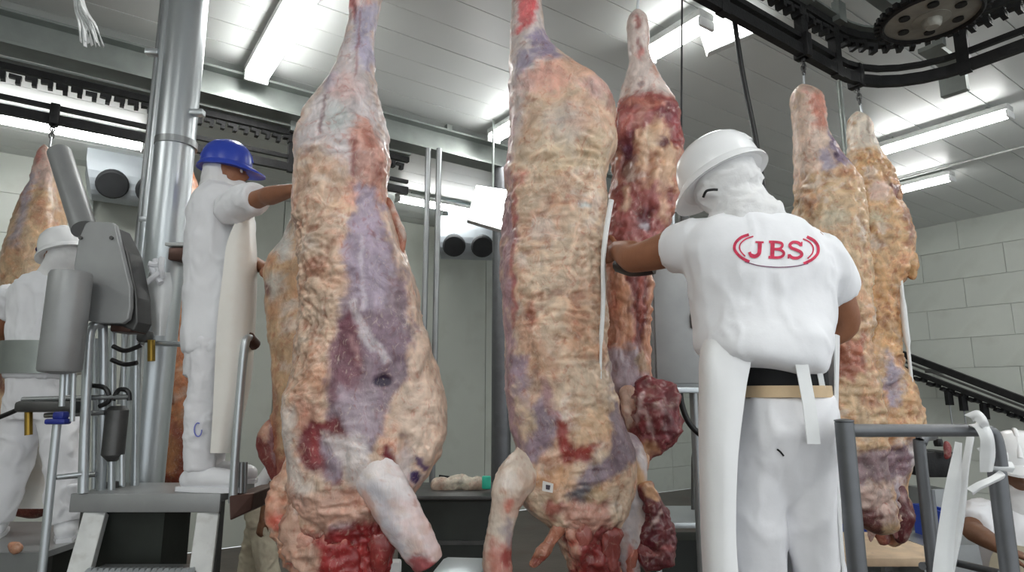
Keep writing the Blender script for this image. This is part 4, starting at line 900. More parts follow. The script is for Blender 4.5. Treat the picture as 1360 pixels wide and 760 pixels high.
def head_solid(cen, M, s=1.0):
    nu, nv = 44, 34; vs, fs = [], []
    g = lambda x, m, w: math.exp(-((x - m) / w) ** 2)
    for j in range(nv + 1):
        ph = math.pi * (j + 0.25) / (nv + 0.5)
        for i in range(nu):
            a = 2 * math.pi * i / nu
            x, y, z = math.sin(ph) * math.cos(a), math.sin(ph) * math.sin(a), math.cos(ph)
            X, Y, Z = 0.076 * x, 0.096 * y, 0.118 * z
            jaw = 1 - 0.26 * min(1, max(0, -z)) ** 1.4; X *= jaw
            if Y > 0: Y *= 1 - 0.10 * max(0, -z)
            if y > 0.25:
                k = (y - 0.25) / 0.75
                Y += k * (0.026 * g(X, 0, 0.012) * g(Z, -0.022, 0.018) + 0.012 * g(X, 0, 0.010) * g(Z, 0.004, 0.018) - 0.011 * (g(X, 0.032, 0.014) + g(X, -0.032, 0.014)) * g(Z, 0.010, 0.010)
                     + 0.005 * g(Z, 0.032, 0.009) + 0.008 * g(X, 0, 0.022) * (g(Z, -0.056, 0.006) + 0.9 * g(Z, -0.070, 0.006)) - 0.003 * g(Z, -0.063, 0.003) * g(X, 0, 0.022) + 0.014 * g(X, 0, 0.022) * g(Z, -0.098, 0.014))
            vs.append(tuple(Vector(cen) + M @ (Vector((X, Y, Z)) * s)))
    for j in range(nv):
        for i in range(nu):
            i2 = (i + 1) % nu; fs.append((j * nu + i, j * nu + i2, (j + 1) * nu + i2, (j + 1) * nu + i))
    fs.append(tuple(range(nu))); fs.append(tuple(nv * nu + i for i in range(nu - 1, -1, -1)))
    out = [(vs, fs)]
    for sx in (-1, 1):
        p = [Vector(cen) + M @ (Vector((sx * 0.077, -0.012, zz)) * s) for zz in (0.028, 0.005, -0.028)]
        out.append(limb(p, [0.014 * s, 0.018 * s, 0.010 * s], [0.5, 0.5, 0.5], 12, 3))
    return out
def hand_solids(wrist, d, palm_n, thumb_side, curl=0.6, s=1.0):
    """palm, four unequal bent fingers and a thumb leaving the side of the palm"""
    d = Vector(d).normalized(); nrm = Vector(palm_n); nrm = (nrm - d * nrm.dot(d)).normalized(); sd = d.cross(nrm) * thumb_side
    W = Vector(wrist); out = [limb([W, W + d * 0.035 * s, W + d * 0.075 * s, W + d * 0.095 * s], [0.030 * s, 0.038 * s, 0.042 * s, 0.038 * s], [0.6, 0.42, 0.36, 0.34], 16, 3, lat=sd)]
    for off, ln in ((0.030, 0.070), (0.010, 0.082), (-0.011, 0.076), (-0.031, 0.058)):
        p = W + d * 0.088 * s + sd * off * s; pts = [p]; a = curl * 0.35
        for f in (0.45, 0.32, 0.23):
            dirv = d * math.cos(a) + nrm * math.sin(a) + sd * off * 1.2; p = p + dirv * ln * f * s; pts.append(p); a += curl
        out.append(limb(pts, [0.0098 * s, 0.0095 * s, 0.0088 * s, 0.0075 * s], None, 10, 2))
    p = W + d * 0.028 * s + sd * 0.030 * s
    q = p + (d * 0.5 + sd * 0.8 + nrm * 0.25).normalized() * 0.035 * s; r = q + (d * 0.85 + sd * 0.35 + nrm * 0.35).normalized() * 0.030 * s
    out.append(limb([p, q, r, r + (d * 0.9 + nrm * 0.4).normalized() * 0.024 * s], [0.014 * s, 0.0125 * s, 0.011 * s, 0.009 * s], None, 10, 2))
    return out
def make_body(root, J, skin='skin', hs=0.95, voxel=0.0085, arm=1.0):
    """one continuous figure from the joints in J"""
    L = lambda k: Vector(J[k])
    up = (L('neck') - L('pelvis')).normalized()
    lat = (L('shoulderR') - L('shoulderL')).normalized()
    S = [limb([L('pelvis') - up * 0.05, L('pelvis') + up * 0.05, L('waist'), L('chest'), L('chest') + (L('neck') - L('chest')) * 0.55], [0.105, 0.112, 0.108, 0.14, 0.115], [0.72, 0.72, 0.72, 0.70, 0.66], 24, 4, lat=lat)]
    S.append(limb([L('shoulderL'), (L('shoulderL') + L('shoulderR')) / 2 + up * 0.02, L('shoulderR')], [0.052, 0.06, 0.052], None, 16, 4))
    M = frame(J['face'], J.get('head_up', (0, 0, 1)))
    S.append(limb([L('neck') - up * 0.05, L('neck') + up * 0.02, L('head') - M @ Vector((0, 0.015, 0.06))], [0.062, 0.054, 0.052], None, 16, 4))
    S += head_solid(J['head'], M, hs)
    for sd in 'LR':
        a, b, w = L('shoulder' + sd), L('elbow' + sd), L('wrist' + sd)
        S.append(limb([a, a.lerp(b, 0.4), b, b.lerp(w, 0.3), w], [0.052, 0.050 * arm, 0.041 * arm, 0.044 * arm, 0.029 * arm], None, 16, 5))
        hd = J.get('hand' + sd) or ((w - b).normalized(), (0, 0, -1))
        S += hand_solids(w, hd[0], hd[1], J.get('thumb' + sd, 1), J.get('curl' + sd, 0.55), 0.95)
        h, k, an = L('hip' + sd), L('knee' + sd), L('ankle' + sd)
        S.append(limb([h, h.lerp(k, 0.4), k, k.lerp(an, 0.3), an], [0.064, 0.06, 0.048, 0.048, 0.036], None, 16, 5))
        t = Vector(J.get('toe' + sd, J.get('toe', (0, 1, 0)))).normalized()
        S.append(limb([an - t * 0.03 - Vector((0, 0, 0.03)), an + t * 0.08 - Vector((0, 0, 0.045)), an + t * 0.17 - Vector((0, 0, 0.055))], [0.036, 0.036, 0.026], None, 12, 4))
    me = union('body', S, voxel, 3)
    b = link('body', me, skin, root, True)
    for sx in (-1, 1):
        e = Vector(J['head']) + M @ (Vector((sx * 0.032, 0.078, 0.010)) * hs)
        eo = MB().lathe([(0.0, -0.011), (0.008, -0.008), (0.0112, 0), (0.008, 0.008), (0.0, 0.011)], 14, None, e).build('eye', 'eye_white', b, True)
        MB().lathe([(0.0, -0.004), (0.0045, -0.003), (0.0055, 0), (0.0045, 0.003), (0, 0.004)], 10, None, e + M @ Vector((0, 0.0085, 0))).build('pupil', 'eye_dark', eo, True)
    return b, M
def boot(root, an, toe, ground, name='boot', m='boot_rubber', r=0.068, h=0.30):
    an, t = Vector(an), Vector(toe).normalized(); g = ground
    S = [limb([Vector((an.x, an.y, g + 0.05)), Vector((an.x, an.y, g + h * 0.6)), Vector((an.x, an.y, g + h))], [r * 0.82, r * 0.86, r * 1.02], None, 18, 4, round_ends=False),
         limb([Vector((an.x, an.y, g + 0.052)) - t * 0.035, Vector((an.x, an.y, g + 0.056)) + t * 0.08, Vector((an.x, an.y, g + 0.046)) + t * 0.185], [0.05, 0.052, 0.044], None, 16, 4)]
    me = union('boot', S, 0.009, 3)
    n = len(me.vertices); P = np.empty(n * 3); me.vertices.foreach_get('co', P); P = P.reshape(-1, 3); P[:, 2] = np.maximum(P[:, 2], g + 0.001); me.vertices.foreach_set('co', P.ravel()); me.update()
    o = link(name, me, m, root, True)
    MB().prism([Vector((an.x, an.y, g)) + t * a + t.cross(Vector((0, 0, 1))) * b for a, b in ((-0.085, -0.035), (-0.085, 0.035), (0.02, 0.05), (0.16, 0.05), (0.225, 0.025), (0.225, -0.025), (0.16, -0.05), (0.02, -0.05))], (0, 0, 0.022)).build('sole', m, o)
    return o
def helmet(root, cen, M, m, r=0.128, peak=0.05, ridge=True):
    """hard hat: dome, rim with a peak at the front, ridge"""
    cen = Vector(cen); S = 40; vs, fs = [], []
    rings = [(1.0, 0.0), (1.0, 0.02), (0.985, 0.05), (0.93, 0.085), (0.82, 0.115), (0.62, 0.138), (0.36, 0.150), (0.1, 0.154)]
    for rr, z in rings:
        for k in range(S):
            a = 2 * math.pi * k / S; vs.append(tuple(cen + M @ Vector((r * 0.9 * rr * math.cos(a), r * 1.04 * rr * math.sin(a), z))))
    n = len(rings)
    for i in range(n - 1):
        for k in range(S):
            k2 = (k + 1) % S; fs.append((i * S + k, i * S + k2, (i + 1) * S + k2, (i + 1) * S + k))
    fs.append(tuple((n - 1) * S + k for k in range(S))); fs.append(tuple(range(S - 1, -1, -1)))
    h = MB().add(vs, fs).build('helmet', m, root, True)
    vs, fs = [], []
    for rr, z in ((0.97, 0.012), (1.0, 0.022), (1.09, 0.004), (1.10, -0.006), (1.0, -0.002), (0.97, 0.0)):
        for k in range(S):
            a = 2 * math.pi * k / S; pk = max(0, math.sin(a)) ** 2.5 * peak * (1 if rr > 1.05 else 0)
            vs.append(tuple(cen + M @ Vector((r * 0.9 * rr * math.cos(a), r * 1.04 * rr * math.sin(a) + pk, z - pk * 0.25))))
    for i in range(6):
        i2 = (i + 1) % 6
        for k in range(S):
            k2 = (k + 1) % S; fs.append((i * S + k, i * S + k2, i2 * S + k2, i2 * S + k))
    MB().add(vs, fs).build('brim', m, h, True)
    if ridge:
        pts = [cen + M @ Vector((0, r * 1.03 * math.cos(a), 0.02 + 0.136 * math.sin(a))) for a in [math.pi * (0.08 + 0.84 * k / 12) for k in range(13)]]
        MB().tube(pts, 0.011, 10).build('ridge', m, h, True)
    return h
def sheet(name, G, thick, m, root, seed=0, fold=0.006, sub=True):
    """G[i][j] grid of world points -> cloth of real thickness"""
    G = np.array([[tuple(p) for p in r] for r in G], float)
    # refine
    def dens(A, k): return np.stack([spline(A[:, j], k) for j in range(A.shape[1])], 1)
    G = dens(G, 5); G = np.transpose(dens(np.transpose(G, (1, 0, 2)), 5), (1, 0, 2))
    a, b = G.shape[:2]
    du = np.gradient(G, axis=0); dv = np.gradient(G, axis=1); Nn = np.cross(du, dv); Nn /= np.linalg.norm(Nn, axis=2)[..., None] + 1e-9
    P = G.reshape(-1, 3); N2 = Nn.reshape(-1, 3)
    P = P + N2 * (fold * fbm(P, (8, 8, 2.5), 3, seed))[:, None]
    Q = P - N2 * thick
    V = np.concatenate([P, Q]).tolist(); F = []; o = a * b
    for i in range(a - 1):
        for j in range(b - 1):
            k = i * b + j; F.append((k, k + 1, k + b + 1, k + b)); F.append((o + k + b, o + k + b + 1, o + k + 1, o + k))
    for i in range(a - 1):
        for j in (0, b - 1):
            k = i * b + j; F.append((k, k + b, o + k + b, o + k))
    for j in range(b - 1):
        for i in (0, a - 1):
            k = i * b + j; F.append((k, k + 1, o + k + 1, o + k))
    return MB().add(V, F).build(name, m, root, True)
PPL = 'workers in white'

# ---------------------------------------------------------------- the white-helmeted worker with the print on his back
PZ = 0.90                                   # his platform
D1 = 1.9
fx = at(1042, 565, D1).x
W1 = empty('person', (fx, D1, PZ), 'person in white helmet and white shirt with red back print, reaching into the beef', 'person', PPL)
hipL, hipR = at(1012, 580, D1), at(1075, 580, D1)
J1 = dict(pelvis=at(1043, 560, D1), waist=at(1040, 505, 1.9), chest=at(1010, 375, 1.9), neck=at(988, 288, 1.9), head=at(962, 245, 1.93), face=(-0.62, 0.74, -0.28), head_up=(-0.16, 0.12, 1),
          shoulderL=at(930, 320, 1.93), shoulderR=at(1075, 325, 1.88), elbowL=at(846, 343, 2.13), elbowR=at(1120, 425, 2.0), wristL=at(820, 332, 2.40), wristR=at(1045, 480, 2.2),
          handL=((-0.12, 0.98, 0.05), (-1, 0, 0)), handR=((-0.7, 0.6, 0.1), (-0.6, -0.7, 0)), thumbL=1, thumbR=-1,
          hipL=hipL, hipR=hipR, kneeL=Vector((hipL.x - 0.02, D1 + 0.02, PZ + 0.50)), kneeR=Vector((hipR.x + 0.01, D1 + 0.02, PZ + 0.50)),
          ankleL=Vector((hipL.x - 0.03, D1, PZ + 0.10)), ankleR=Vector((hipR.x + 0.03, D1, PZ + 0.10)), toe=(-0.2, 1, 0))
body1, HM1 = make_body(W1, J1, 'skin', arm=1.25)
shirt_s = [row_solid([(280, 966, 1026, 0.02, .07), (288, 946, 1042, 0.01, .09), (300, 920, 1070, 0, .105), (315, 908, 1090, 0, .115), (335, 906, 1102, 0, .125), (365, 916, 1108, 0, .135), (400, 923, 1104, 0, .14), (430, 923, 1100, 0, .155), (450, 924, 1096, -.01, .164), (464, 926, 1094, -.012, .168), (476, 938, 1091, -.014, .168), (485, 968, 1088, -.016, .158), (493, 1004, 1083, -.016, .14), (500, 1030, 1070, -.015, .11)], 1.9, .14, 48, 4),
           limb([at(945, 322, 1.93), at(920, 328, 1.95), at(893, 333, 2.02)], [0.082, 0.084, 0.074], None, 20, 5, round_ends=False),
           limb([at(1072, 332, 1.89), at(1095, 358, 1.91), at(1112, 388, 1.95)], [0.082, 0.080, 0.072], None, 20, 5, round_ends=False)]
shirt1 = link('shirt', union('shirt', shirt_s, 0.0085, 8, (0.0075, (5, 5, 2.6)), 3), 'white_cloth', W1, True)
link('undershirt', union('undershirt', [row_solid([(455, 965, 1092, 0, .12), (490, 982, 1092, 0, .12), (518, 985, 1094, 0, .118)], 1.9, .12, 40, 5)], 0.008, 3), 'black_cloth', W1, True, 'black undershirt showing at the waist')
def band(rows, d, th, name, m, root, label=None):
    vs, fs = row_solid(rows, d, th, 48, 3); return MB().add(vs, fs).build(name, m, root, True, label)
band([(513, 984, 1096, 0, .126), (529, 982, 1098, 0, .128)], 1.9, .126, 'belt', 'belt_leather', W1, 'pale leather belt')
tr = [row_solid([(526, 985, 1096, 0, .122), (545, 980, 1102, 0, .13), (575, 975, 1108, 0, .14), (592, 975, 1110, 0, .126), (612, 977, 1108, 0, .108), (635, 985, 1100, 0, .085), (655, 1000, 1085, 0, .06), (675, 1020, 1064, 0, .03)], 1.9, .13, 40, 5),
      limb([at(1010, 590, D1), at(1006, 680, D1), J1['kneeL'], J1['ankleL']], [0.084, 0.0735, 0.0735, 0.072], None, 20, 5, round_ends=False),
      limb([at(1076, 590, D1), at(1077, 680, D1), J1['kneeR'], J1['ankleR']], [0.084, 0.0735, 0.0735, 0.072], None, 20, 5, round_ends=False)]
trousers1 = link('trousers', union('trousers', tr, 0.0085, 14, (0.0085, (5, 5, 2.2)), 9), 'trouser_cloth', W1, True)
for sd in 'LR': boot(W1, J1['ankle' + sd], (-0.2, 1, 0), PZ)
# apron wrapped round the front with its left edge folded towards the back
plan = [(0, (997, 1.755)), (1, (965, 1.755)), (2, (938, 1.80)), (3, (931, 1.92)), (4, (945, 2.05)), (5, (1000, 2.12)), (6, (1060, 2.12)), (7, (1098, 2.05)), (8, (1112, 1.93)), (9, (1108, 1.85))]
rowsY = [(446, 0), (484, 0.1), (520, 0.3), (600, 0.6), (690, 0.85), (760, 1.0), (860, 1.0), (930, 1.0)]
G = []
for py, f in rowsY:
    r = []
    for k, (px, dd) in plan:
        x = px
        if k == 0: x = 1000 - 27 * min(1, f * 1.3)
        if k == 1: x = 968 - 14 * f
        if k == 2: x = 940 - 6 * f
        if py == 446: dd += 0.03 if k < 3 else (-0.02 if 3 < k < 8 else 0.0); x = x + 3 if k in (1, 2, 3) else x
        if py == 484: dd += 0.02 if k < 2 else 0.0
        if py == 520 and k < 2: dd += 0.012
        z = at(px, py, 1.9).z; p = at(x, min(py, 640), dd); r.append(Vector((p.x, p.y, z)))
    G.append(r)
sheet('apron', G, 0.004, 'apron_pvc', W1, 5, 0.008)
for pts, w in (([at(1062, 470, 1.735), at(1068, 500, 1.74), at(1076, 545, 1.735), at(1081, 590, 1.74)], 0.036), ([at(1085, 478, 1.775), at(1094, 520, 1.79), at(1100, 575, 1.80)], 0.016)):
    S = svec(pts, 5); g = [[p + Vector((-w / 2, 0, 0)), p, p + Vector((w / 2, 0, 0))] for p in S[::3]]
    sheet('apron_tie', g, 0.003, 'white_plastic', W1, 2, 0.003)
helmet(W1, J1['head'] + HM1 @ Vector((0, 0, 0.015)), frame((-0.62, 0.74, -0.40), (-0.25, 0.2, 1)), 'helmet_white', 0.134, 0.03)
hd = J1['head']
hood_s = [limb([hd + Vector((0.004, -0.01, 0.05)), hd + Vector((0.008, -0.012, -0.02)), at(976, 268, 1.91), at(985, 290, 1.90)], [0.095, 0.104, 0.092, 0.108], [1.05, 1.05, 1, .9], 26, 5),
          limb([at(960, 292, 1.87), at(990, 283, 1.84), at(1018, 281, 1.85), at(1036, 290, 1.88)], [0.028, 0.034, 0.038, 0.028], None, 16, 5)]
hood1 = link('hood', union('hood', hood_s, 0.008, 3, (0.008, (7, 7, 14)), 13), 'hood_cloth', W1, True, 'white cloth hood under the helmet')
tubeobj('glasses_temple', svec([at(934, 262, 1.83), at(938, 254, 1.815), at(946, 252, 1.81), at(953, 252, 1.81)], 4), 0.004, 'black_rubber', W1)
tubeobj('forearm_dark_tube', svec([at(868, 354, 2.14), at(845, 357, 2.19), at(824, 352, 2.36)], 4), [0.028] * 5 + [0.032] * 4, 'black_rubber', W1)  # plain dark tube added along the underside of the forearm
# red print on the back: laid onto the shirt
def shirt_bvh(o):
    bm = bmesh.new(); bm.from_mesh(o.data); t = BVHTree.FromBMesh(bm); bm.free(); return t
BV1 = shirt_bvh(shirt1)
def lay(px, py, lift):
    o = Vector((0, 0, HC)); d = ray(px, py).normalized(); hit, nrm, _, _ = BV1.ray_cast(o, d)
    if hit is None: hit = at(px, py, 1.76)
    return hit - d * lift
def stroke(pts, w, name, m, parent, lift=0.0025, closed=False, k=5, taper=None):
    S = spline(pts, k); n = len(S); vs, fs = [], []
    T = np.gradient(S, axis=0)
    for i in range(n):
        t = T[i] / (np.linalg.norm(T[i]) + 1e-9); q = np.array([-t[1], t[0]]); ww = w if taper is None else w * (taper + (1 - taper) * math.sin(math.pi * i / (n - 1)))
        for f in (-0.5, -0.17, 0.17, 0.5):
            vs.append(lay(S[i][0] + q[0] * ww * f, S[i][1] + q[1] * ww * f, lift))
    for i in range(n - 1):
        for f in range(3): k_ = i * 4 + f; fs.append((k_, k_ + 1, k_ + 5, k_ + 4))
    return vs, fs
def glyph(name, strokes, m, parent):
    mb = MB()
    for pts, w in strokes:
        vs, fs = stroke(pts, w, None, None, None); mb.add(vs, fs)
    return mb.build(name, m, parent)
def tr_(px, py): a = math.radians(2.0); x, y = px - 1030, py - 331; return (1030 + x * math.cos(a) - y * math.sin(a), 331 + x * math.sin(a) + y * math.cos(a))
def T(pts): return [tr_(*p) for p in pts]
logo = empty('back_print', lay(1030, 331, 0.002)); adopt(logo, W1)
logo['label'] = 'red three-letter print between curved arcs'
logo.matrix_parent_inverse = wmat(W1).inverted()
glyph('letter', [(T([(1009, 323), (1009, 331), (1008, 338), (1003, 341.5), (997, 340)]), 5.2), (T([(1003, 322.5), (1009, 322.5), (1014, 322.5)]), 2.6), (T([(995.5, 336), (996.5, 338.5), (998, 340.5)]), 4)], 'red_print', logo)
glyph('letter', [(T([(1026, 321), (1026, 331), (1026, 342)]), 5.4), (T([(1021, 321.5), (1030, 321.5), (1037, 322.5), (1039, 326), (1036, 330), (1030, 331)]), 3.4), (T([(1028, 331), (1036, 331.5), (1041, 335), (1040, 339.5), (1034, 342), (1021, 342)]), 3.6)], 'red_print', logo)
glyph('letter', [(T([(1064, 325), (1060, 321.5), (1053, 321), (1049, 324.5), (1051, 328.5), (1058, 331), (1064, 334), (1065, 338), (1060, 341.5), (1053, 341.5), (1048, 338)]), 4.0), (T([(1064.5, 320), (1064.5, 326)]), 2), (T([(1047.5, 337), (1047.5, 343)]), 2)], 'red_print', logo)
glyph('arc', [(T([(994, 313), (984, 317), (976.5, 325), (976, 334), (984, 343), (996, 349)]), 3.8)], 'red_print', logo)
glyph('arc', [(T([(1000, 315), (990, 319), (983, 326), (983, 334), (990, 342)]), 1.8)], 'red_print', logo)
glyph('arc', [(T([(1071, 313), (1081, 318), (1086.5, 326), (1086, 335), (1079, 343), (1068, 349)]), 3.8)], 'red_print', logo)
glyph('arc', [(T([(1066, 316), (1075, 320), (1080, 327), (1079, 335), (1073, 342)]), 1.8)], 'red_print', logo)
glyph('arc', [(T([(990, 349), (1008, 353.5), (1032, 355), (1056, 353), (1074, 348.5)]), 1.3)], 'dark_print', logo)

BV1 = shirt_bvh(trousers1)
glyph('trouser_mark', [([(1032, 597), (1036, 600), (1041, 606)], 2.4)], 'black_cloth', W1)

# ---------------------------------------------------------------- worker with the blue helmet, on the lift
D2 = 3.1
Z2 = at(270, 648, D2).z
W2 = empty('person', (at(265, 600, D2).x, D2, Z2), 'person in blue helmet and white apron standing on the steel lift platform', 'person', PPL)
hx = at(283, 440, D2)
J2 = dict(pelvis=at(285, 435, D2), waist=at(288, 390, D2), chest=at(293, 315, D2), neck=at(293, 262, D2), head=at(301, 232, D2), face=(0.93, 0.25, 0.08), head_up=(0, 0, 1),
          shoulderR=at(305, 280, D2 - 0.17), shoulderL=at(300, 278, D2 + 0.17), elbowR=at(350, 262, 2.78), wristR=at(387, 253, 2.60), elbowL=at(322, 345, D2 + 0.22), wristL=at(352, 356, D2 - 0.02),
          handR=((0.75, -0.55, 0.1), (0.4, 0.7, -0.5)), handL=((0.8, -0.5, -0.15), (0.3, 0.3, -0.9)), thumbR=1, thumbL=-1,
          hipR=at(281, 445, D2 - 0.09), hipL=at(287, 445, D2 + 0.10), kneeR=at(270, 545, D2 - 0.10), kneeL=at(284, 545, D2 + 0.12), ankleR=at(263, 632, D2 - 0.10), ankleL=at(280, 622, D2 + 0.14), toe=(1, -0.15, 0))
J2['ankleR'].z = Z2 + 0.09; J2['ankleL'].z = Z2 + 0.09
body2, HM2 = make_body(W2, J2, 'skin', 0.93)
s2 = [row_solid([(246, 280, 306, 0, .08), (256, 270, 322, 0, .13), (268, 262, 332, 0, .175), (290, 257, 334, 0, .19), (320, 253, 333, 0, .18), (360, 250, 333, 0, .165), (400, 250, 333, 0, .16), (440, 250, 328, 0, .165), (470, 252, 318, 0, .165)], D2, .17, 44, 4),
      limb([J2['shoulderR'], at(325, 268, 2.87), at(341, 262, 2.82)], [0.085, 0.078, 0.066], None, 20, 5, round_ends=False),
      limb([J2['shoulderL'], J2['shoulderL'].lerp(J2['elbowL'], 0.8)], [0.08, 0.066], None, 20, 5, round_ends=False)]
link('shirt', union('shirt', s2, 0.009, 7, (0.010, (5, 5, 2.5)), 21), 'white_cloth', W2, True)
t2 = [row_solid([(440, 252, 322, 0, .15), (480, 251, 308, 0, .15), (500, 251, 300, 0, .14)], D2, .15, 36, 5),
      limb([J2['hipR'], J2['kneeR'], J2['ankleR']], [0.085, 0.076, 0.066], None, 18, 5, round_ends=False),
      limb([J2['hipL'], J2['kneeL'], J2['ankleL']], [0.085, 0.076, 0.066], None, 18, 5, round_ends=False)]
link('trousers', union('trousers', t2, 0.009, 5, (0.009, (5, 5, 7)), 25), 'trouser_cloth', W2, True)
boot(W2, J2['ankleR'], (1, -0.15, 0), Z2, h=0.36, r=0.07); boot(W2, J2['ankleL'], (1, 0.1, 0), Z2, h=0.36, r=0.07)
G = []
for py, xf, xb in ((283, 337, 318), (320, 340, 302), (360, 342, 296), (410, 341, 290), (460, 338, 286), (510, 333, 284), (555, 324, 282), (602, 312, 279)):
    r = []
    for (fx_, dd) in ((0.0, D2 - 0.215), (0.45, D2 - 0.20), (0.85, D2 - 0.13), (1.0, D2), (0.85, D2 + 0.14), (0.4, D2 + 0.20)):
        x = xb + (xf - xb) * fx_; p = at(x, py, dd); r.append(Vector((p.x, dd, p.z)))
    G.append(r)
sheet('apron', G, 0.004, 'apron_stained', W2, 31, 0.012)
hc = J2['head']
hood2 = [limb([hc + Vector((-0.035, 0, 0.06)), hc + Vector((-0.038, 0, -0.01)), at(288, 254, D2), at(288, 266, D2)], [0.072, 0.082, 0.085, 0.10], [1.15, 1.15, 1.05, 1.1], 24, 5), limb([hc + Vector((0.02, 0, -0.075)), hc + Vector((0.075, 0.01, -0.075))], [0.062, 0.04], None, 16, 5)]
link('hood', union('hood', hood2, 0.008, 3, (0.003, (10, 10, 14)), 33), 'hood_cloth', W2, True, 'white cloth hood under the blue helmet')
helmet(W2, hc + Vector((-0.008, 0, 0.028)), frame((0.93, 0.25, -0.05)), 'helmet_blue', 0.122, 0.06)
# blue mark printed on the near boot
mk = [at(263 + 5 * math.cos(a), 571 + 9 * math.sin(a), D2 - 0.185) for a in [2 * math.pi * k / 16 for k in range(14)]]
tubeobj('boot_mark', mk, 0.003, 'blue_print', W2, 6)

# ---------------------------------------------------------------- worker behind the grey machine
D3 = 3.6
Z3 = at(88, 716, D3).z
W3 = empty('person', (at(50, 700, D3).x, D3, Z3), 'person in white helmet working with back turned behind the grey machine', 'person', PPL)
J3 = dict(pelvis=at(50, 512, D3), waist=at(50, 470, D3), chest=at(53, 405, D3), neck=at(68, 365, D3), head=at(80, 340, D3 - 0.02), face=(-0.9, 0.35, -0.15), head_up=(-0.1, 0, 1),
          shoulderL=at(26, 388, D3 + 0.02), shoulderR=at(92, 388, D3 - 0.03), elbowL=at(4, 436, D3 + 0.1), elbowR=at(96, 450, D3 - 0.05), wristL=at(-8, 470, D3 + 0.35), wristR=at(60, 470, D3 + 0.25),
          handL=((-0.3, 0.9, 0.1), (0, 0, -1)), handR=((-0.7, 0.7, 0), (0, 0, -1)), thumbL=-1,
          hipL=at(36, 525, D3), hipR=at(68, 525, D3), kneeL=at(14, 620, D3 + 0.02), kneeR=at(84, 620, D3 - 0.02), ankleL=at(-6, 700, D3 + 0.05), ankleR=at(88, 700, D3 - 0.03), toe=(-0.5, 0.8, 0))
J3['ankleL'].z = J3['ankleR'].z = Z3 + 0.09
body3, HM3 = make_body(W3, J3, 'skin', 0.95)
s3 = [row_solid([(362, 50, 86, 0, .08), (372, 34, 96, 0, .11), (386, 22, 100, 0, .13), (410, 18, 100, 0, .14), (450, 20, 96, 0, .14), (490, 18, 92, 0, .15), (502, 18, 90, 0, .15)], D3, .14, 40, 4),
      limb([J3['shoulderL'], J3['shoulderL'].lerp(J3['elbowL'], 0.62)], [0.09, 0.075], None, 18, 5, round_ends=False), limb([J3['shoulderR'], J3['shoulderR'].lerp(J3['elbowR'], 0.62)], [0.085, 0.07], None, 18, 5, round_ends=False)]
link('shirt', union('shirt', s3, 0.0095, 5, (0.011, (5, 5, 2.6)), 41), 'white_cloth', W3, True)
t3 = [row_solid([(498, 20, 88, 0, .135), (530, 14, 92, 0, .14), (560, 8, 96, 0, .12)], D3, .14, 36, 5),
      limb([J3['hipL'], J3['kneeL'], J3['ankleL']], [0.10, 0.095, 0.085], None, 18, 5, round_ends=False), limb([J3['hipR'], J3['kneeR'], J3['ankleR']], [0.10, 0.09, 0.078], None, 18, 5, round_ends=False)]
link('trousers', union('trousers', t3, 0.0095, 5, (0.014, (4, 4, 2.6)), 45), 'trouser_cloth', W3, True)
for sd in 'LR': boot(W3, J3['ankle' + sd], (-0.5, 0.8, 0), Z3)
band([(455, 13, 101, 0, .168), (497, 11, 98, 0, .18)], D3, .15, 'waist_guard', 'galv', W3, 'grey plastic waist guard')
G = [[at(x, y, D3 + dd) for x, dd in ((0, 0.0), (2, 0.12), (30, 0.19), (62, 0.17), (72, 0.12))] for y in (560, 600, 640, 676)]
sheet('apron', G, 0.004, 'apron_stained', W3, 47, 0.01)
hh = J3['head']
link('hood', union('hood', [limb([hh + Vector((0.02, 0, 0.04)), hh + Vector((0.022, 0, -0.03)), at(76, 362, D3), at(70, 374, D3)], [0.086, 0.09, 0.09, 0.10], None, 22, 5)], 0.009, 3, (0.003, (9, 9, 12)), 49), 'hood_cloth', W3, True)
helmet(W3, hh + Vector((0.01, 0, 0.02)), frame((-0.88, 0.35, -0.28), (-0.25, 0, 1)), 'helmet_white', 0.124, 0.03)
MB().tube(svec([hh + Vector((-0.085, -0.055, 0.028)), hh + Vector((-0.105, -0.01, 0.012)), hh + Vector((-0.10, 0.04, 0.01))], 4), 0.02, 10).build('goggles', 'goggle_purple', W3, True, 'dark purple goggles')

# ---------------------------------------------------------------- worker at the right edge, on the floor
D4 = 3.0
cx4 = at(1352, 640, D4).x
W4 = empty('person', (cx4 + 0.02, D4, 0), 'person in white helmet and cream apron beyond the railing with tied white strips', 'person', PPL)
J4 = dict(pelvis=Vector((cx4 + 0.02, D4, 0.93)), waist=Vector((cx4 + 0.02, D4, 1.08)), chest=Vector((cx4 + 0.01, D4, 1.30)), neck=Vector((cx4, D4, 1.47)), head=Vector((cx4, D4 - 0.02, 1.61)), face=(-0.55, -0.8, -0.25), head_up=(0, 0, 1),
          shoulderR=Vector((cx4 - 0.15, D4 + 0.06, 1.40)), shoulderL=Vector((cx4 + 0.17, D4 - 0.06, 1.40)), elbowR=at(1290, 704, D4 - 0.06), elbowL=Vector((cx4 + 0.25, D4 - 0.12, 1.14)), wristR=at(1330, 728, D4 - 0.27), wristL=Vector((cx4 + 0.10, D4 - 0.30, 1.05)),
          handR=((0.7, -0.6, -0.3), (0, 0, -1)), handL=((-0.7, -0.6, -0.2), (0, 0, -1)), thumbR=-1,
          hipR=Vector((cx4 - 0.07, D4 + 0.02, 0.88)), hipL=Vector((cx4 + 0.11, D4 - 0.02, 0.88)), kneeR=Vector((cx4 - 0.08, D4, 0.49)), kneeL=Vector((cx4 + 0.12, D4 - 0.04, 0.49)), ankleR=Vector((cx4 - 0.08, D4 + 0.03, 0.09)), ankleL=Vector((cx4 + 0.12, D4, 0.09)), toe=(-0.5, -0.8, 0))
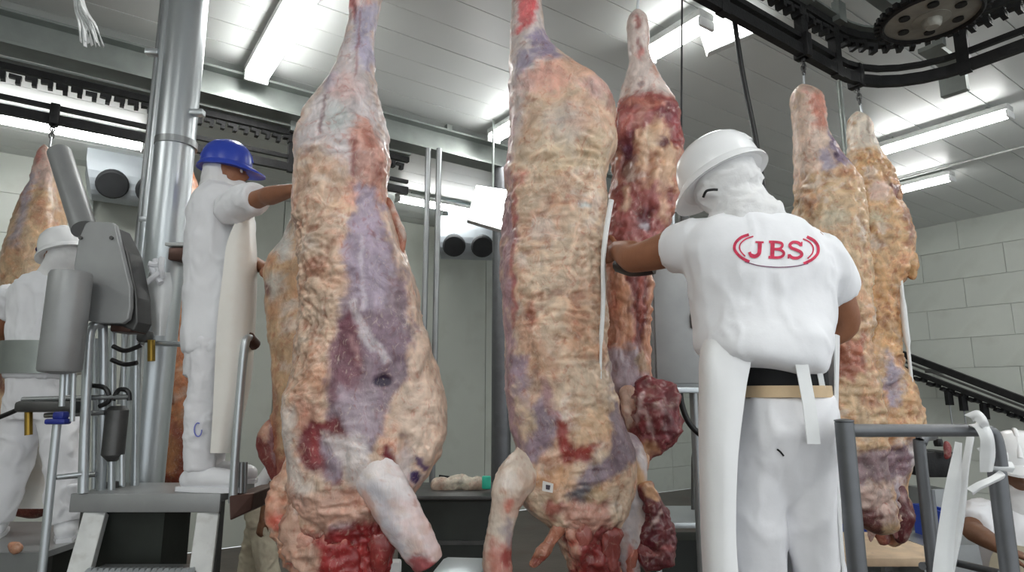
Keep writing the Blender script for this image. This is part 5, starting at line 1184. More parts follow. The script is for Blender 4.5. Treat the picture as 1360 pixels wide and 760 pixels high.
body4, HM4 = make_body(W4, J4, 'skin_dark', 0.95)
s4 = [limb([Vector((cx4 + 0.02, D4, 0.86)), J4['waist'], J4['chest'], Vector((cx4, D4, 1.40)), Vector((cx4, D4, 1.46))], [0.17, 0.17, 0.19, 0.17, 0.09], [.75] * 5, 28, 5, lat=J4['shoulderR'] - J4['shoulderL'], round_ends=False),
      limb([J4['shoulderR'], J4['shoulderR'].lerp(J4['elbowR'], 0.75)], [0.082, 0.072], None, 18, 5, round_ends=False), limb([J4['shoulderL'], J4['shoulderL'].lerp(J4['elbowL'], 0.75)], [0.08, 0.07], None, 18, 5, round_ends=False)]
link('shirt', union('shirt', s4, 0.0095, 5, (0.010, (5, 5, 2.6)), 51), 'white_cloth', W4, True)
link('trousers', union('trousers', [limb([Vector((cx4 + 0.02, D4, 0.96)), Vector((cx4 + 0.02, D4, 0.86))], [0.165, 0.165], [.75, .75], 24, 4, lat=(1, 0, 0), round_ends=False)] + [limb([J4['hip' + s], J4['knee' + s], J4['ankle' + s]], [0.098, 0.085, 0.075], None, 18, 5, round_ends=False) for s in 'LR'], 0.01, 5), 'trouser_cloth', W4, True)
for sd in 'LR': boot(W4, J4['ankle' + sd], (-0.5, -0.8, 0), 0.0)
fd = Vector((-0.42, -0.9, 0)).normalized(); sdv = Vector((0.9, -0.42, 0)).normalized()
G = [[Vector((cx4 + 0.01, D4, z)) + fd * (0.185 - 0.10 * abs(q) ** 2) + sdv * q * w for q in (-1, -0.6, 0, 0.6, 1)] for z, w in ((1.30, 0.12), (1.2, 0.17), (1.0, 0.19), (0.7, 0.2), (0.45, 0.2))]
sheet('apron', G, 0.004, 'apron_cream', W4, 53, 0.008)
MB().tube([Vector((cx4 + 0.01, D4, 1.075)) + fd * (0.205 - 0.10 * q * q) + sdv * q * 0.19 for q in (-1, -0.5, 0, 0.5, 1)], 0.014, 10).build('apron_strap', 'black_rubber', W4, True)
h4 = J4['head']
link('hood', union('hood', [limb([h4 + Vector((0.03, 0.05, 0.05)), h4 + Vector((0.03, 0.045, -0.04)), h4 + Vector((0.01, 0.03, -0.12)), h4 + Vector((0.0, 0.01, -0.16))], [0.08, 0.085, 0.085, 0.10], None, 22, 5)], 0.009, 3, (0.003, (9, 9, 12)), 55), 'hood_cloth', W4, True)
helmet(W4, h4 + Vector((0, 0, 0.025)), frame((-0.55, -0.8, -0.12)), 'helmet_white', 0.126, 0.05)

# ---------------------------------------------------------------- worker mostly hidden behind the beef, on the floor
D5 = 6.0
x5 = at(352, 650, D5).x
W5 = empty('person', (x5 + 0.05, D5, 0), 'person in beige trousers bending behind the largest beef side', 'person', PPL)
J5 = dict(pelvis=Vector((x5 - 0.02, D5, 1.0)), waist=Vector((x5 + 0.04, D5, 1.14)), chest=Vector((x5 + 0.18, D5, 1.30)), neck=Vector((x5 + 0.30, D5, 1.40)), head=Vector((x5 + 0.40, D5, 1.50)), face=(0.9, -0.2, -0.3),
          shoulderR=Vector((x5 + 0.25, D5 - 0.17, 1.36)), shoulderL=Vector((x5 + 0.25, D5 + 0.17, 1.36)), elbowR=Vector((x5 + 0.12, D5 - 0.22, 1.10)), elbowL=Vector((x5 + 0.35, D5 + 0.2, 1.12)), wristR=Vector((x5 + 0.10, D5 - 0.28, 0.88)), wristL=Vector((x5 + 0.55, D5 + 0.1, 1.0)),
          hipR=Vector((x5 - 0.03, D5 - 0.09, 0.95)), hipL=Vector((x5 - 0.03, D5 + 0.09, 0.95)), kneeR=Vector((x5 + 0.10, D5 - 0.11, 0.50)), kneeL=Vector((x5 - 0.12, D5 + 0.1, 0.50)), ankleR=Vector((x5 + 0.20, D5 - 0.1, 0.09)), ankleL=Vector((x5 - 0.14, D5 + 0.1, 0.09)), toe=(1, -0.1, 0))
make_body(W5, J5, 'skin_dark', 0.95, 0.011)
link('shirt', union('shirt', [limb([J5['pelvis'] + Vector((0, 0, .02)), J5['waist'], J5['chest'], J5['neck'] - Vector((.03, 0, .04))], [0.16, 0.16, 0.175, 0.10], [.8] * 4, 24, 5, lat=(0, 1, 0), round_ends=False)] + [limb([J5['shoulder' + s], J5['shoulder' + s].lerp(J5['elbow' + s], 0.7)], [0.085, 0.07], None, 16, 4, round_ends=False) for s in 'LR'], 0.012, 4), 'white_cloth', W5, True)
link('trousers', union('trousers', [limb([J5['pelvis'] + Vector((0, 0, .06)), J5['pelvis'] - Vector((0, 0, .08))], [0.16, 0.16], [.85, .85], 22, 4, lat=(0, 1, 0))] + [limb([J5['hip' + s], J5['knee' + s], J5['ankle' + s]], [0.11, 0.10, 0.085], None, 18, 5, round_ends=False) for s in 'LR'], 0.012, 4, (0.01, (7, 7, 6)), 61), 'trouser_beige', W5, True)
for sd in 'LR': boot(W5, J5['ankle' + sd], (1, -0.1, 0), 0.0)
link('hood', union('hood', [limb([J5['head'] + Vector((-.03, 0, .05)), J5['head'] + Vector((-.03, 0, -.05)), J5['neck'] + Vector((0, 0, -.02))], [0.086, 0.09, 0.1], None, 20, 4)], 0.011, 3), 'hood_cloth', W5, True)
helmet(W5, J5['head'] + Vector((0, 0, 0.03)), frame((0.9, -0.2, -0.2)), 'helmet_white', 0.126, 0.04)

# ================================================================== the lift with its mast and control machine
DM = 3.42
def up_path(px, ref, d, z0, z1): p = at(px, ref, d); return [Vector((p.x, p.y, z0)), Vector((p.x, p.y, (z0 + z1) / 2)), Vector((p.x, p.y, z1))]
mast = empty('lift_mast', pxz(222, DM, 0, 400), 'thick upright steel mast beside the worker in the blue helmet', 'mast')
tubeobj('main_tube', up_path(232, 200, DM, 0.0, CEIL), 0.105, 'steel', mast, 32)
tubeobj('guide_tube', up_path(205, 200, DM - 0.02, 0.5, CEIL), 0.032, 'steel', mast, 16)
tubeobj('guide_tube', up_path(196, 200, DM + 0.05, 1.9, CEIL), 0.018, 'steel_dull', mast, 12)
p = at(234, 192, DM); MB().lathe([(0.107, -0.02), (0.113, -0.02), (0.113, 0.02), (0.107, 0.02)], 32, None, p).build('collar', 'steel_dull', mast, True)
for (px, py) in ((203, 70), (196, 292), (262, 150)):
    p = at(px, py, DM - 0.03); MB().box(p, (0.08, 0.05, 0.035), None, 0.008).build('clamp', 'steel', mast, True)
p = at(246, 340, DM - 0.02)
MB().box(p, (0.15, 0.12, 0.075), None, 0.01).build('tool_holder', 'brown_steel', mast, True)
MB().box(p + Vector((0, -0.01, 0.05)), (0.16, 0.13, 0.02), None, 0.006).build('holder_lip', 'white_paint', mast, True)

plat = empty('lift_platform', pxz(205, D2, 0, 700), 'small steel lift platform with sloping white legs under the worker in the blue helmet', 'platform')
xa, xb_ = at(106, 660, D2 - 0.12).x, at(301, 660, D2 - 0.12).x
dk = MB().box(((xa + xb_) / 2, D2 + 0.01, Z2 - 0.02), (xb_ - xa, 0.37, 0.036), None, 0.004).build('deck', 'steel_satin', plat, True)
MB().box(((xa + xb_) / 2, D2 - 0.175, Z2 - 0.04), (xb_ - xa, 0.02, 0.08), None, 0.004).build('front_lip', 'steel_satin', plat, True)
for (pa, pb) in (((128, 682), (96, 800)), ((277, 682), (262, 800))):
    a, b = at(*pa, D2 - 0.15), at(*pb, D2 - 0.30); k = (b.z - 0.0) / (a.z - b.z); b2 = b + (b - a) * k
    MB().sweep([a, b, b2], 0.09, 0.05).build('leg', 'white_paint', plat, bevel=0.004)
for (px, d_) in ((120, D2 + 0.16), (290, D2 + 0.16)):
    MB().sweep([pxz(px, d_, Z2 - 0.04, 660), pxz(px, d_, 0.6, 660), pxz(px, d_, 0.0, 660)], 0.05, 0.05).build('leg', 'steel_dark', plat)
a, b = at(125, 756, D2 - 0.25), at(265, 756, D2 - 0.25)
st = MB().box((a + b) / 2 - Vector((0, 0, 0.01)), ((b - a).length, 0.16, 0.02)).build('step', 'steel_dull', plat)
for k in range(18):
    q = a.lerp(b, (k + 0.5) / 18); MB().prism([q + Vector((-0.016, -0.07, 0)), q + Vector((0.016, -0.07, 0)), q + Vector((0.006, -0.05, 0.016)), q + Vector((-0.008, -0.05, 0.016))], (0, 0.02, 0)).build('tread_tooth', 'steel', st)
tubeobj('brace', [pxz(208, D2 - 0.1, 0.55, 700), pxz(208, D2 - 0.1, 1.0, 700), pxz(208, D2 - 0.1, Z2 - 0.04, 700)], 0.014, 'steel', plat)
MB().box((at(192, 710, D2).x, D2, 1.05), (0.30, 0.24, 0.78)).build('drive_box', 'tank_dark', plat)
# brown pan at the platform's right end
MB().prism([at(304, 659, D2 - 0.2), at(337, 655, D2 - 0.15), at(334, 678, D2 - 0.15), at(305, 692, D2 - 0.2)], (0, 0.35, 0)).build('side_pan', 'brown_steel', plat, bevel=0.006)
# hand rails of the platform
tubeobj('handrail', svec([at(110, 655, 2.92), at(113, 560, 2.92), at(117, 470, 2.92), at(120, 440, 2.92), at(127, 431, 2.92), at(134, 432, 2.94), at(137, 445, 2.96), at(137, 560, 3.0), at(134, 655, 3.05)], 5), 0.021, 'steel', plat, 14)
tubeobj('handrail', svec([at(309, 668, 2.93), at(313, 600, 2.93), at(319, 520, 2.93), at(325, 460, 2.93), at(331, 449, 2.96), at(336, 455, 3.0)], 5), 0.019, 'steel', plat, 14)
tubeobj('rail_grip', [at(330, 449, 2.96), at(338, 458, 3.02)], 0.03, 'brown_steel', plat)
tubeobj('rail_pin', [at(320, 655, 2.95), at(321, 614, 2.95)], 0.010, 'steel_dull', plat)
tubeobj('rail_pin', [at(325, 655, 2.98), at(326, 614, 2.98)], 0.010, 'steel_dull', plat)
tubeobj('cross_bar', [at(206, 456, 3.25), at(230, 457, 3.25), at(254, 458, 3.24)], 0.014, 'steel', plat)

# control machine: slanted cover, cylinder, pipes
mc = empty('lift_control_unit', pxz(130, 2.9, 0, 700), 'grey machine with a slanted cover plate and pipes left of the mast', 'machine')
cov = [(113, 297), (118, 294), (149, 295), (153, 299), (173, 382), (173, 408), (170, 424), (162, 430), (128, 429), (103, 423), (98, 400), (98, 352), (104, 318)]
cv = MB().prism([at(x, y, 2.86) for x, y in cov], (0, 0.03, 0)).build('cover_plate', 'steel_satin', mc, bevel=0.006)
for (x, y) in ((107, 316), (148, 316)):
    MB().lathe([(0, -0.006), (0.008, -0.006), (0.009, 0.004), (0, 0.004)], 12, Matrix.Rotation(math.pi / 2, 3, 'X'), at(x, y, 2.855)).build('screw', 'steel_dark', cv, True)
MB().prism([at(x, y, 2.90) for x, y in ((150, 300), (154, 303), (170, 335), (182, 395), (183, 428), (177, 440), (160, 433), (130, 430), (112, 420), (112, 310))], (0, 0.12, 0)).build('motor_housing', 'steel_dark', mc, bevel=0.008)
MB().box(at(172, 432, 2.98), (0.10, 0.14, 0.08), None, 0.012).build('bracket', 'brown_steel', mc, True)
c0, c1 = at(95, 362, 2.75), at(95, 494, 2.75)
MB().lathe([(0.03, (c1.z - c0.z) - 0.01), (0.078, (c1.z - c0.z)), (0.084, (c1.z - c0.z) + 0.012), (0.084, -0.015), (0.078, 0.0), (0.03, 0.006)], 32, None, c0).build('air_cylinder', 'steel_satin', mc, True)
for (px, y0, y1, r, d_) in ((84, 494, 540, 0.012, 2.78), (98, 494, 560, 0.010, 2.78), (90, 494, 525, 0.016, 2.8), (150, 436, 655, 0.016, 3.05), (165, 440, 655, 0.012, 3.15), (181, 445, 655, 0.018, 3.2), (127, 450, 655, 0.012, 3.1)):
    tubeobj('pipe', [at(px, y0, d_), at(px - 1, (y0 + y1) / 2, d_), at(px - 2, y1, d_)], r, 'steel', mc, 10)
MB().prism([at(182, 448, 3.22), at(190, 448, 3.22), at(178, 655, 3.22), at(170, 655, 3.22)], (0, 0.02, 0)).build('white_post', 'white_paint', mc)
a, b = at(156, 545, 3.0), at(154, 604, 3.0)
MB().lathe([(0.02, b.z - a.z - 0.03), (0.048, b.z - a.z), (0.048, 0.0), (0.03, 0.02)], 24, None, a).build('filter_bowl', 'steel_dark', mc, True)
for (px) in (148, 162): tubeobj('pipe', [at(px, 604, 3.0), at(px, 645, 3.0)], 0.012, 'steel', mc)
for (y, x0, x1, d_) in ((531, 30, 172, 2.95), (552, 60, 140, 2.98), (634, 76, 128, 3.0)):
    tubeobj('pipe', [at(x0, y, d_), at((x0 + x1) / 2, y - 2, d_), at(x1, y - 4, d_)], 0.012, 'steel_dull', mc, 10)
MB().box(at(70, 540, 2.95), (0.26, 0.14, 0.05), None, 0.015).build('valve_block', 'steel_dark', mc, True)
for pts in ([(-5, 556), (15, 548), (32, 540), (48, 532)], [(150, 460), (165, 466), (180, 462), (188, 458)], [(148, 478), (165, 484), (182, 482)], [(120, 512), (140, 516), (145, 532), (132, 540)], [(150, 532), (158, 518), (170, 520), (172, 532)]):
    tubeobj('hose', svec([at(x, y, 2.95) for x, y in pts], 5), 0.011, 'black_rubber', mc, 8)
tubeobj('brass_fitting', [at(38, 546, 2.94), at(38, 578, 2.94)], 0.016, 'brass', mc)
tubeobj('brass_fitting', [at(201, 452, 3.2), at(201, 480, 3.2)], 0.018, 'brass', mc)
MB().box(at(192, 447, 3.22), (0.06, 0.07, 0.06), None, 0.012).build('pipe_joint', 'steel_dark', mc, True)
tubeobj('base_post', [pxz(150, 3.12, 0, 640), pxz(150, 3.12, 0.8, 640), at(150, 640, 3.12)], 0.03, 'steel_dark', mc)
# valve stand with blue wheel
vs_ = empty('valve_stand', pxz(75, 2.8, 0, 700), 'thin upright pipe with a blue valve handle', 'valve')
tubeobj('pipe', [pxz(75, 2.8, 0.0, 620), pxz(75, 2.8, 0.8, 620), at(76, 560, 2.8)], 0.017, 'steel', vs_)
MB().box(at(77, 560, 2.79), (0.09, 0.05, 0.024), None, 0.008).build('valve_handle', 'blue_valve', vs_, True)
MB().box(at(81, 552, 2.79), (0.05, 0.045, 0.035), None, 0.01).build('valve_body', 'blue_valve', vs_, True)
tubeobj('side_pipe', [at(76, 634, 2.8), at(108, 630, 2.85)], 0.010, 'steel', vs_)
# diagonal steel duct
o = tubeobj('steel_duct', [at(79, 203, 3.25), at(96, 255, 3.15), at(112, 305, 3.05)], 0.058, 'steel_satin', None, 24); tag(o, 'slanted round steel duct above the grey machine', 'duct')
# white guard sheet and knotted cloth on the mast
gs = empty('knotted_cloth', at(206, 375, 3.10), 'white cloth knotted to the mast with a tapering tail', 'cloth')
sheet('tail', [[at(x0, y, 3.12), at((x0 + x1) / 2, y, 3.06), at(x1, y, 3.10)] for y, x0, x1 in ((362, 198, 226), (385, 195, 229), (415, 199, 224), (446, 204, 219))], 0.004, 'white_plastic', gs, 71, 0.008)
for pts in ([(183, 384), (195, 375), (206, 366), (214, 360)], [(200, 352), (203, 360), (208, 368), (214, 376)], [(206, 344), (209, 356), (214, 366)], [(215, 343), (214, 356), (216, 368)], [(197, 350), (206, 352), (216, 352)]):
    MB().tube(svec([at(x, y, 3.04 + random.uniform(-.02, .02)) for x, y in pts], 4), 0.014, 8).build('knot_strand', 'white_cloth', gs, True)

# step of worker by the machine
ts = empty('work_step', pxz(40, D3, 0, 700), 'low dark steel step with a tray edge under the worker behind the machine', 'step')
xm0, xm1 = at(-80, 716, D3).x, at(112, 716, D3).x
MB().box(((xm0 + xm1) / 2, D3 + 0.1, Z3 - 0.015), (xm1 - xm0, 0.75, 0.03)).build('deck', 'steel_satin', ts)
MB().box(((xm0 + xm1) / 2, D3 - 0.29, Z3 - 0.05), (xm1 - xm0, 0.025, 0.10)).build('front_edge', 'steel_dull', ts)
MB().box(((xm0 + xm1) / 2, D3 + 0.1, Z3 - 0.5), (xm1 - xm0 - 0.1, 0.55, 0.9)).build('dark_skirt', 'tank_dark', ts)
for x in (xm0 + 0.05, xm1 - 0.05):
    for y in (D3 - 0.22, D3 + 0.4): MB().box((x, y, (Z3 - 0.03) / 2), (0.05, 0.05, Z3 - 0.03)).build('leg', 'steel_dark', ts)
o = link('meat_scrap', limb_mesh('meat_scrap', [(12, 722, 4, 3.29), (22, 728, 7, 3.28), (30, 726, 4, 3.28)], (200, 150, 120), [], 91, 16, k=4), 'meat_fat', None, True); tag(o, 'small scrap of meat on the edge of the dark step', 'meat scrap')

# ================================================================== middle background
tk = empty('dark_tank', pxz(610, 5.0, 0, 700), 'dark steel tank between the two largest hanging beef sides', 'tank')
x0, x1 = at(530, 660, 5.0).x, at(668, 660, 5.0).x
MB().box(((x0 + x1) / 2, 5.35, 0.58), (x1 - x0, 0.7, 1.16), None, 0.02).build('body', 'tank_dark', tk, True)
MB().box(((x0 + x1) / 2, 5.35, 1.175), (x1 - x0 + 0.04, 0.76, 0.035), None, 0.01).build('rim', 'steel_dark', tk, True)
for z in (0.45, 0.85): MB().box(((x0 + x1) / 2, 4.99, z), (x1 - x0 - 0.1, 0.02, 0.03)).build('rib', 'steel_dark', tk)
o = link('fat_pile', limb_mesh('fat_pile', [(572, 646, 8, 5.3), (595, 643, 10, 5.3), (622, 643, 10, 5.3), (648, 645, 7, 5.3)], (206, 196, 178), [], 93, 26, k=6, lump=.03, fold=.02), 'meat_fat', None, True); tag(o, 'pale heap of trimmed fat on the dark tank', 'fat heap')
o = MB().box(at(646, 641, 5.12), (0.07, 0.05, 0.10), None, 0.012).build('plastic_cup', 'cyan_plastic', None, True); tag(o, 'small turquoise plastic piece on the dark tank', 'plastic piece')
o = tubeobj('knife_steel', [at(583, 633, 5.45), at(612, 637, 5.45)], 0.015, 'black_steel'); tag(o, 'short dark bar lying behind the fat heap', 'bar')
tr_o = empty('steel_tub', at(610, 765, 2.9), 'rounded stainless steel tub below the two largest beef sides', 'tub')
q = [at(570, 775, 2.9), at(582, 732, 3.1), at(640, 742, 3.1), at(650, 775, 2.9)]
cq = sum(q, Vector()) / 4
MB().box(cq - Vector((0, 0, 0.04)), ((q[2] - q[1]).length * 1.1, 0.36, 0.10), Matrix.Rotation(-0.1, 3, 'Z'), 0.03).build('top', 'steel', tr_o, True)
MB().box(cq - Vector((0, 0, 0.095)), ((q[2] - q[1]).length * 1.16, 0.40, 0.02), Matrix.Rotation(-0.1, 3, 'Z'), 0.008).build('rim', 'steel_dull', tr_o, True)
MB().box(cq - Vector((0, 0, (cq.z + 0.1) / 2)), (0.10, 0.10, cq.z - 0.1)).build('stand', 'steel_dark', tr_o)
o = MB().box(at(518, 768, 2.75), (0.085, 0.06, 0.14), None, 0.01).build('white_block', 'white_plastic', None, True)
tag(o, 'white plastic block under the largest beef side', 'block')
stn = MB().box(Vector((at(518, 768, 2.75).x, 2.75, (at(518, 768, 2.75).z - 0.07) / 2)), (0.07, 0.05, at(518, 768, 2.75).z - 0.07)).build('stand_post', 'steel_dark', o)

# grey control cabinet behind the arm
cb = empty('control_cabinet', pxz(897, 3.35, 0, 600), 'grey steel control cabinet beside the white-helmeted worker', 'cabinet')
a, b = at(862, 345, 3.35), at(935, 512, 3.35)
MB().box(((a.x + b.x) / 2, 3.47, (a.z + b.z) / 2 + 0.04), (b.x - a.x, 0.24, a.z - b.z + 0.10), None, 0.008).build('body', 'steel_satin', cb, True)
dr = MB().box(((a.x + b.x) / 2, 3.342, (a.z + b.z) / 2 + 0.04), (b.x - a.x - 0.03, 0.018, a.z - b.z + 0.06), None, 0.005).build('door', 'steel_satin', cb, True)
MB().box((b.x - 0.05, 3.325, (a.z + b.z) / 2), (0.02, 0.02, 0.08), None, 0.005).build('latch', 'steel_dark', dr, True)
MB().box(((a.x + b.x) / 2, 3.45, b.z - 0.025), (b.x - a.x + 0.03, 0.27, 0.03), None, 0.005).build('drip_ledge', 'steel', cb, True)
tubeobj('conduit', [at(893, 255, 3.42), at(893, 300, 3.42), at(893, 350, 3.42)], 0.016, 'steel', cb)
for y in (268, 280): MB().lathe([(0.017, -0.012), (0.024, -0.012), (0.024, 0.012), (0.017, 0.012)], 16, None, at(893, y, 3.42)).build('conduit_nut', 'steel_dull', cb, True)
MB().box(at(908, 282, 3.44), (0.05, 0.06, 0.13), None, 0.012).build('switch', 'steel_dark', cb, True)
tubeobj('support_post', [pxz(925, 3.55, 0, 600), pxz(925, 3.55, 1.0, 600), pxz(925, 3.55, b.z, 600)], 0.025, 'steel_dull', cb)
tubeobj('black_hose', svec([at(903, 514, 3.4), at(905, 535, 3.4), at(914, 560, 3.4), at(930, 577, 3.4), at(948, 584, 3.4)], 5), 0.016, 'black_rubber', cb)
tb = empty('work_table', pxz(905, 4.0, 0, 700), 'low steel table frame beyond the beef near the white-helmeted worker', 'table')
x0, x1 = at(858, 694, 4.0).x, at(990, 694, 4.0).x; zt = at(900, 694, 4.0).z
MB().box(((x0 + x1) / 2, 4.3, zt - 0.02), (x1 - x0, 0.6, 0.035), None, 0.006).build('table_top', 'steel', tb, True)
for (x, y) in ((x0 + 0.08, 4.05), (x1 - 0.06, 4.05), (x0 + 0.08, 4.55), (x1 - 0.06, 4.55)):
    tubeobj('leg', [(x, y, 0), (x, y, zt / 2), (x, y, zt - 0.03)], 0.018, 'steel', tb)
MB().box(((x0 + x1) / 2, 4.45, zt / 2 - 0.05), (x1 - x0 - 0.1, 0.25, zt - 0.25)).build('dark_bin', 'tank_dark', tb)
tubeobj('back_frame', svec([at(921, 690, 4.45), at(921, 640, 4.45), at(922, 602, 4.45), at(930, 598, 4.45), at(945, 598, 4.45)], 4), 0.016, 'steel_dark', tb)

# ================================================================== platform and railing at the right
wp = empty('worker_platform', (1.3, 1.75, 0), 'raised steel platform under the white-helmeted worker', 'platform')
MB().box((1.35, 1.78, PZ - 0.02), (2.1, 0.85, 0.04)).build('deck', 'steel_satin', wp)
for (x, y) in ((0.4, 1.45), (2.3, 1.45), (0.4, 2.1), (2.3, 2.1)): MB().box((x, y, (PZ - 0.04) / 2), (0.07, 0.07, PZ - 0.04)).build('leg', 'steel_dark', wp)
rl = empty('railing', pxz(1122, 1.72, PZ, 650), 'grey pipe railing with a flat top rail beside the white-helmeted worker', 'railing')
def post(px, d, ytop, r, name='post', parent=None): p = at(px, ytop, d); return tubeobj(name, [Vector((p.x, d, PZ)), Vector((p.x, d, (PZ + p.z) / 2)), p], r, 'rail_paint', parent or rl, 20)
post(1121, 1.72, 561, 0.024)
a = at(1121, 572, 1.72); b = at(1306, 572, 1.86)
tubeobj('top_rail', svec([a, a.lerp(b, 0.3), a.lerp(b, 0.6), a.lerp(b, 0.95), b + Vector((0.02, 0.0, -0.004)), b + Vector((0.035, 0, -0.03)), b + Vector((0.038, 0, -0.10))], 5), 0.0175, 'rail_paint', rl, 18)
MB().lathe([(0.02, 0), (0.0245, 0.002), (0.0245, 0.006), (0.01, 0.009)], 20, None, at(1121, 561, 1.72)).build('post_cap', 'rail_paint', rl, True)
post(1324, 1.9, 626, 0.024)
rl2 = empty('railing', pxz(1222, 2.15, PZ, 650), 'pair of grey railing posts bent over at the top, before the orange-tinged beef side', 'railing')
p = at(1222, 600, 2.12)
tubeobj('post', svec([Vector((p.x, 2.12, PZ)), Vector((p.x, 2.12, 1.4)), p, at(1223, 588, 2.12), at(1228, 580, 2.14), at(1238, 578, 2.2)], 5), 0.0185, 'rail_paint', rl2, 18)
p = at(1236, 650, 2.3); tubeobj('post', [Vector((p.x, 2.3, PZ)), Vector((p.x, 2.3, 1.3)), p], 0.012, 'rail_paint', rl2, 14)
tubeobj('lower_rail', [at(1225, 752, 2.13), at(1270, 748, 2.3), at(1330, 762, 2.1)], 0.012, 'rail_paint', rl2, 12)
MB().box((at(1224, 700, 2.2).x + 0.03, 2.21, PZ - 0.01), (0.16, 0.30, 0.02)).build('foot_plate', 'steel_dark', rl2)
tubeobj('foot_leg', [(at(1224, 700, 2.2).x + 0.03, 2.3, 0), (at(1224, 700, 2.2).x + 0.03, 2.3, PZ - 0.02)], 0.03, 'steel_dark', rl2)
# white plastic tied to the railing
wt = empty('plastic_wrap', at(1298, 575, 1.85), 'white plastic strips knotted around the railing corner', 'plastic strip')
def ribbon(pts, w, d, name='strip', parent=None, m='white_plastic', seed=0):
    S = [at(x, y, d + k) for x, y, k in pts]; T_ = []
    for i in range(len(S)):
        t = (S[min(i + 1, len(S) - 1)] - S[max(i - 1, 0)]).normalized(); s = t.cross(Vector((0, 1, 0))).normalized(); ww = w[i] if isinstance(w, list) else w
        T_.append([S[i] - s * ww / 2, S[i] + Vector((0, -0.012, 0)), S[i] + s * ww / 2])
    return sheet(name, T_, 0.004, m, parent or wt, seed, 0.012)
ribbon([(1291, 562, 0), (1303, 566, -.03), (1312, 582, -.04), (1313, 604, -.02), (1311, 628, 0)], [0.03, 0.04, 0.045, 0.05, 0.04], 1.84, seed=101)
ribbon([(1286, 556, 0), (1296, 552, -.02), (1306, 560, -.03), (1312, 570, .02)], 0.03, 1.82, seed=103)
ribbon([(1288, 654, 0), (1300, 646, -.01), (1318, 638, -.01), (1331, 630, 0)], 0.026, 1.86, seed=105)
ribbon([(1306, 590, 0), (1316, 600, -.01), (1326, 606, 0), (1336, 612, .02)], 0.05, 1.9, seed=107)
ribbon([(1308, 612, 0), (1318, 618, 0), (1330, 620, 0), (1345, 621, 0)], 0.035, 1.92, seed=109)
lt = empty('plastic_apron_strip', at(1262, 680, 2.0), 'long white plastic strips hanging down from the railing', 'plastic strip')
ribbon([(1273, 588, 0), (1268, 640, -.01), (1259, 700, 0), (1250, 775, 0.01)], [0.02, 0.05, 0.055, 0.06], 1.98, parent=lt, seed=111)
ribbon([(1289, 580, .02), (1283, 620, .02), (1275, 680, .03), (1262, 770, .03)], [0.025, 0.03, 0.035, 0.03], 2.0, parent=lt, seed=113)

# inclined black conveyor along the tiled wall
UC = 11.0
ic = empty('inclined_conveyor', at_u(1275, 510, UC), 'black inclined chain conveyor running down along the tiled wall', 'conveyor')
pa, pb = (1150, 452), (1420, 555)
def cv_(t, off, uu=UC): x = pa[0] + (pb[0] - pa[0]) * t; y = pa[1] + (pb[1] - pa[1]) * t; return at_u(x, y + off, uu)
MB().sweep([cv_(t, 0) for t in (0, .5, 1)], 0.10, 0.10).build('side_rail', 'black_steel', ic)
MB().sweep([cv_(t, 9) for t in (0, .5, 1)], 0.06, 0.03).build('middle_bar', 'steel_dark', ic)
MB().sweep([cv_(t, 18) for t in (0, .5, 1)], 0.10, 0.07).build('side_rail', 'black_steel', ic)
for k in range(30):
    t = (k + 0.5) / 30; p = cv_(t, 24 + (k % 2) * 2); MB().box(p, (0.08, 0.08, 0.05), Matrix.Rotation(0.4, 3, 'Y')).build('chain_link', 'black_steel', ic)
for x in (0.405, 0.475, 0.58):
    p = cv_(x, 26); MB().box(p - Vector((0, 0, 0.10)), (0.08, 0.08, 0.22)).build('hook_block', 'black_steel', ic)
    tubeobj('hook_rod', [p - Vector((0, 0, 0.2)), p - Vector((0, 0, 0.55))], 0.012, 'steel_dull', ic)
p = cv_(0.3, 10); MB().rbox(Vector((p.x, p.y, p.z)) + room(0.28, 0, 0), (0.56, 0.06, 0.06)).build('wall_bracket', 'steel_dark', ic)
p = cv_(0.8, 10); MB().rbox(Vector((p.x, p.y, p.z)) + room(0.28, 0, 0), (0.56, 0.06, 0.06)).build('wall_bracket', 'steel_dark', ic)

# cutting table, crates and dark machine beyond the railing
ct = empty('cutting_table', pxz(1180, 4.0, 0, 740), 'pale cutting table beyond the railing below the far beef sides', 'table')
x0, x1 = at(1085, 745, 4.1).x, at(1262, 745, 4.1).x; zt = at(1150, 742, 4.0).z
MB().box(((x0 + x1) / 2, 4.4, zt - 0.03), (x1 - x0, 0.75, 0.05), None, 0.008).build('board', 'wood_pale', ct, True)
for (x, y) in ((x0 + 0.06, 4.1), (x1 - 0.06, 4.1), (x0 + 0.06, 4.7), (x1 - 0.06, 4.7)): MB().box((x, y, (zt - 0.05) / 2), (0.05, 0.05, zt - 0.05)).build('leg', 'steel_dull', ct)
for i, (px, py, d_, cc) in enumerate(((1160, 744, 4.15, (206, 190, 170)), (1185, 748, 4.12, (190, 150, 128)), (1200, 741, 4.25, (214, 200, 186)))):
    o = link('meat_cut', limb_mesh('meat_cut', [(px - 14, py, 3, d_), (px - 4, py - 2, 6, d_), (px + 8, py - 1, 5, d_), (px + 15, py + 1, 3, d_)], cc, [], 95 + i, 18, k=4), 'meat_fat', None, True)
    tag(o, ('pale strip of trimmed meat on the cutting table', 'browner strip of trimmed meat on the front of the cutting table', 'whitish strip of trimmed fat at the back of the cutting table')[i], 'meat piece')
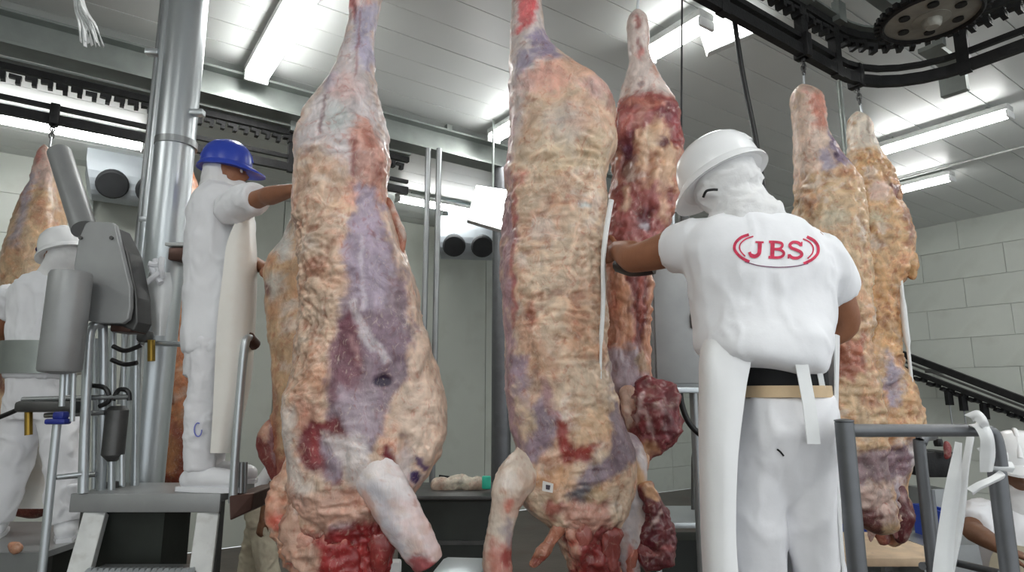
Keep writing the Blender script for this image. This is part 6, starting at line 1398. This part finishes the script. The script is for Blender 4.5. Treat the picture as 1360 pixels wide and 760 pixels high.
def crate(cen, size, label, m='blue_plastic'):
    e = empty('plastic_crate', (cen.x, cen.y, cen.z - size[2] / 2), label, 'crate', 'blue crates')
    w, dp, h = size
    for s in (-1, 1):
        MB().box(cen + Vector((s * (w / 2 - 0.008), 0, 0)), (0.016, dp, h)).build('side_panel', m, e)
        MB().box(cen + Vector((0, s * (dp / 2 - 0.008), 0)), (w - 0.032, 0.016, h)).build('end_panel', m, e)
    MB().box(cen - Vector((0, 0, h / 2 - 0.01)), (w - 0.034, dp - 0.034, 0.02)).build('bottom', m, e)
    for s in (-1, 1): MB().box(cen + Vector((0, s * (dp / 2 + 0.006), h / 2 - 0.015)), (w + 0.02, 0.028, 0.03)).build('rim', m, e)
p = at(1143, 722, 5.2); crate(Vector((p.x, 5.2, p.z)), (0.16, 0.35, 0.22), 'small blue crate behind the far beef sides')
s1 = MB().box((p.x, 5.2, (p.z - 0.11) / 2), (0.4, 0.5, p.z - 0.11)).build('pallet_box', 'steel_dull'); tag(s1, 'plain steel box carrying the small blue crate', 'box')
p = at(1242, 694, 4.6); crate(Vector((p.x, 4.6, p.z)), (0.11, 0.3, 0.20), 'blue crate behind the white hanging strips')
s1 = MB().box((p.x, 4.6, (p.z - 0.10) / 2), (0.5, 0.45, p.z - 0.10)).build('steel_counter', 'steel_dull'); tag(s1, 'steel counter carrying the blue crate behind the white strips', 'counter')
dm = empty('dark_machine', pxz(1240, 5.2, 0, 620), 'dark machine with knobs seen through the railing', 'machine')
a = at(1232, 590, 5.2); b = at(1266, 635, 5.2)
MB().box(((a.x + b.x) / 2, 5.35, (a.z + b.z) / 2 - 0.03), (b.x - a.x + 0.1, 0.3, 0.20), None, 0.02).build('housing', 'black_steel', dm, True)
MB().box(((a.x + b.x) / 2, 5.4, b.z / 2 - 0.05), (0.2, 0.2, b.z - 0.1)).build('pedestal', 'steel_dull', dm)
for (px, py) in ((1246, 588), (1238, 604)): MB().lathe([(0, -0.03), (0.03, -0.03), (0.035, 0), (0.03, 0.03), (0, 0.03)], 16, None, at(px, py, 5.25)).build('knob', 'black_rubber', dm, True)
o = link('meat_lump', limb_mesh('meat_lump', [(1256, 586, 3, 5.15), (1258, 594, 5, 5.15), (1258, 603, 5, 5.15), (1256, 610, 3, 5.15)], (130, 50, 52), [], 99, 20, k=4), 'meat_cut', None, True); tag(o, 'small dark red lump of meat on the dark machine', 'meat lump')
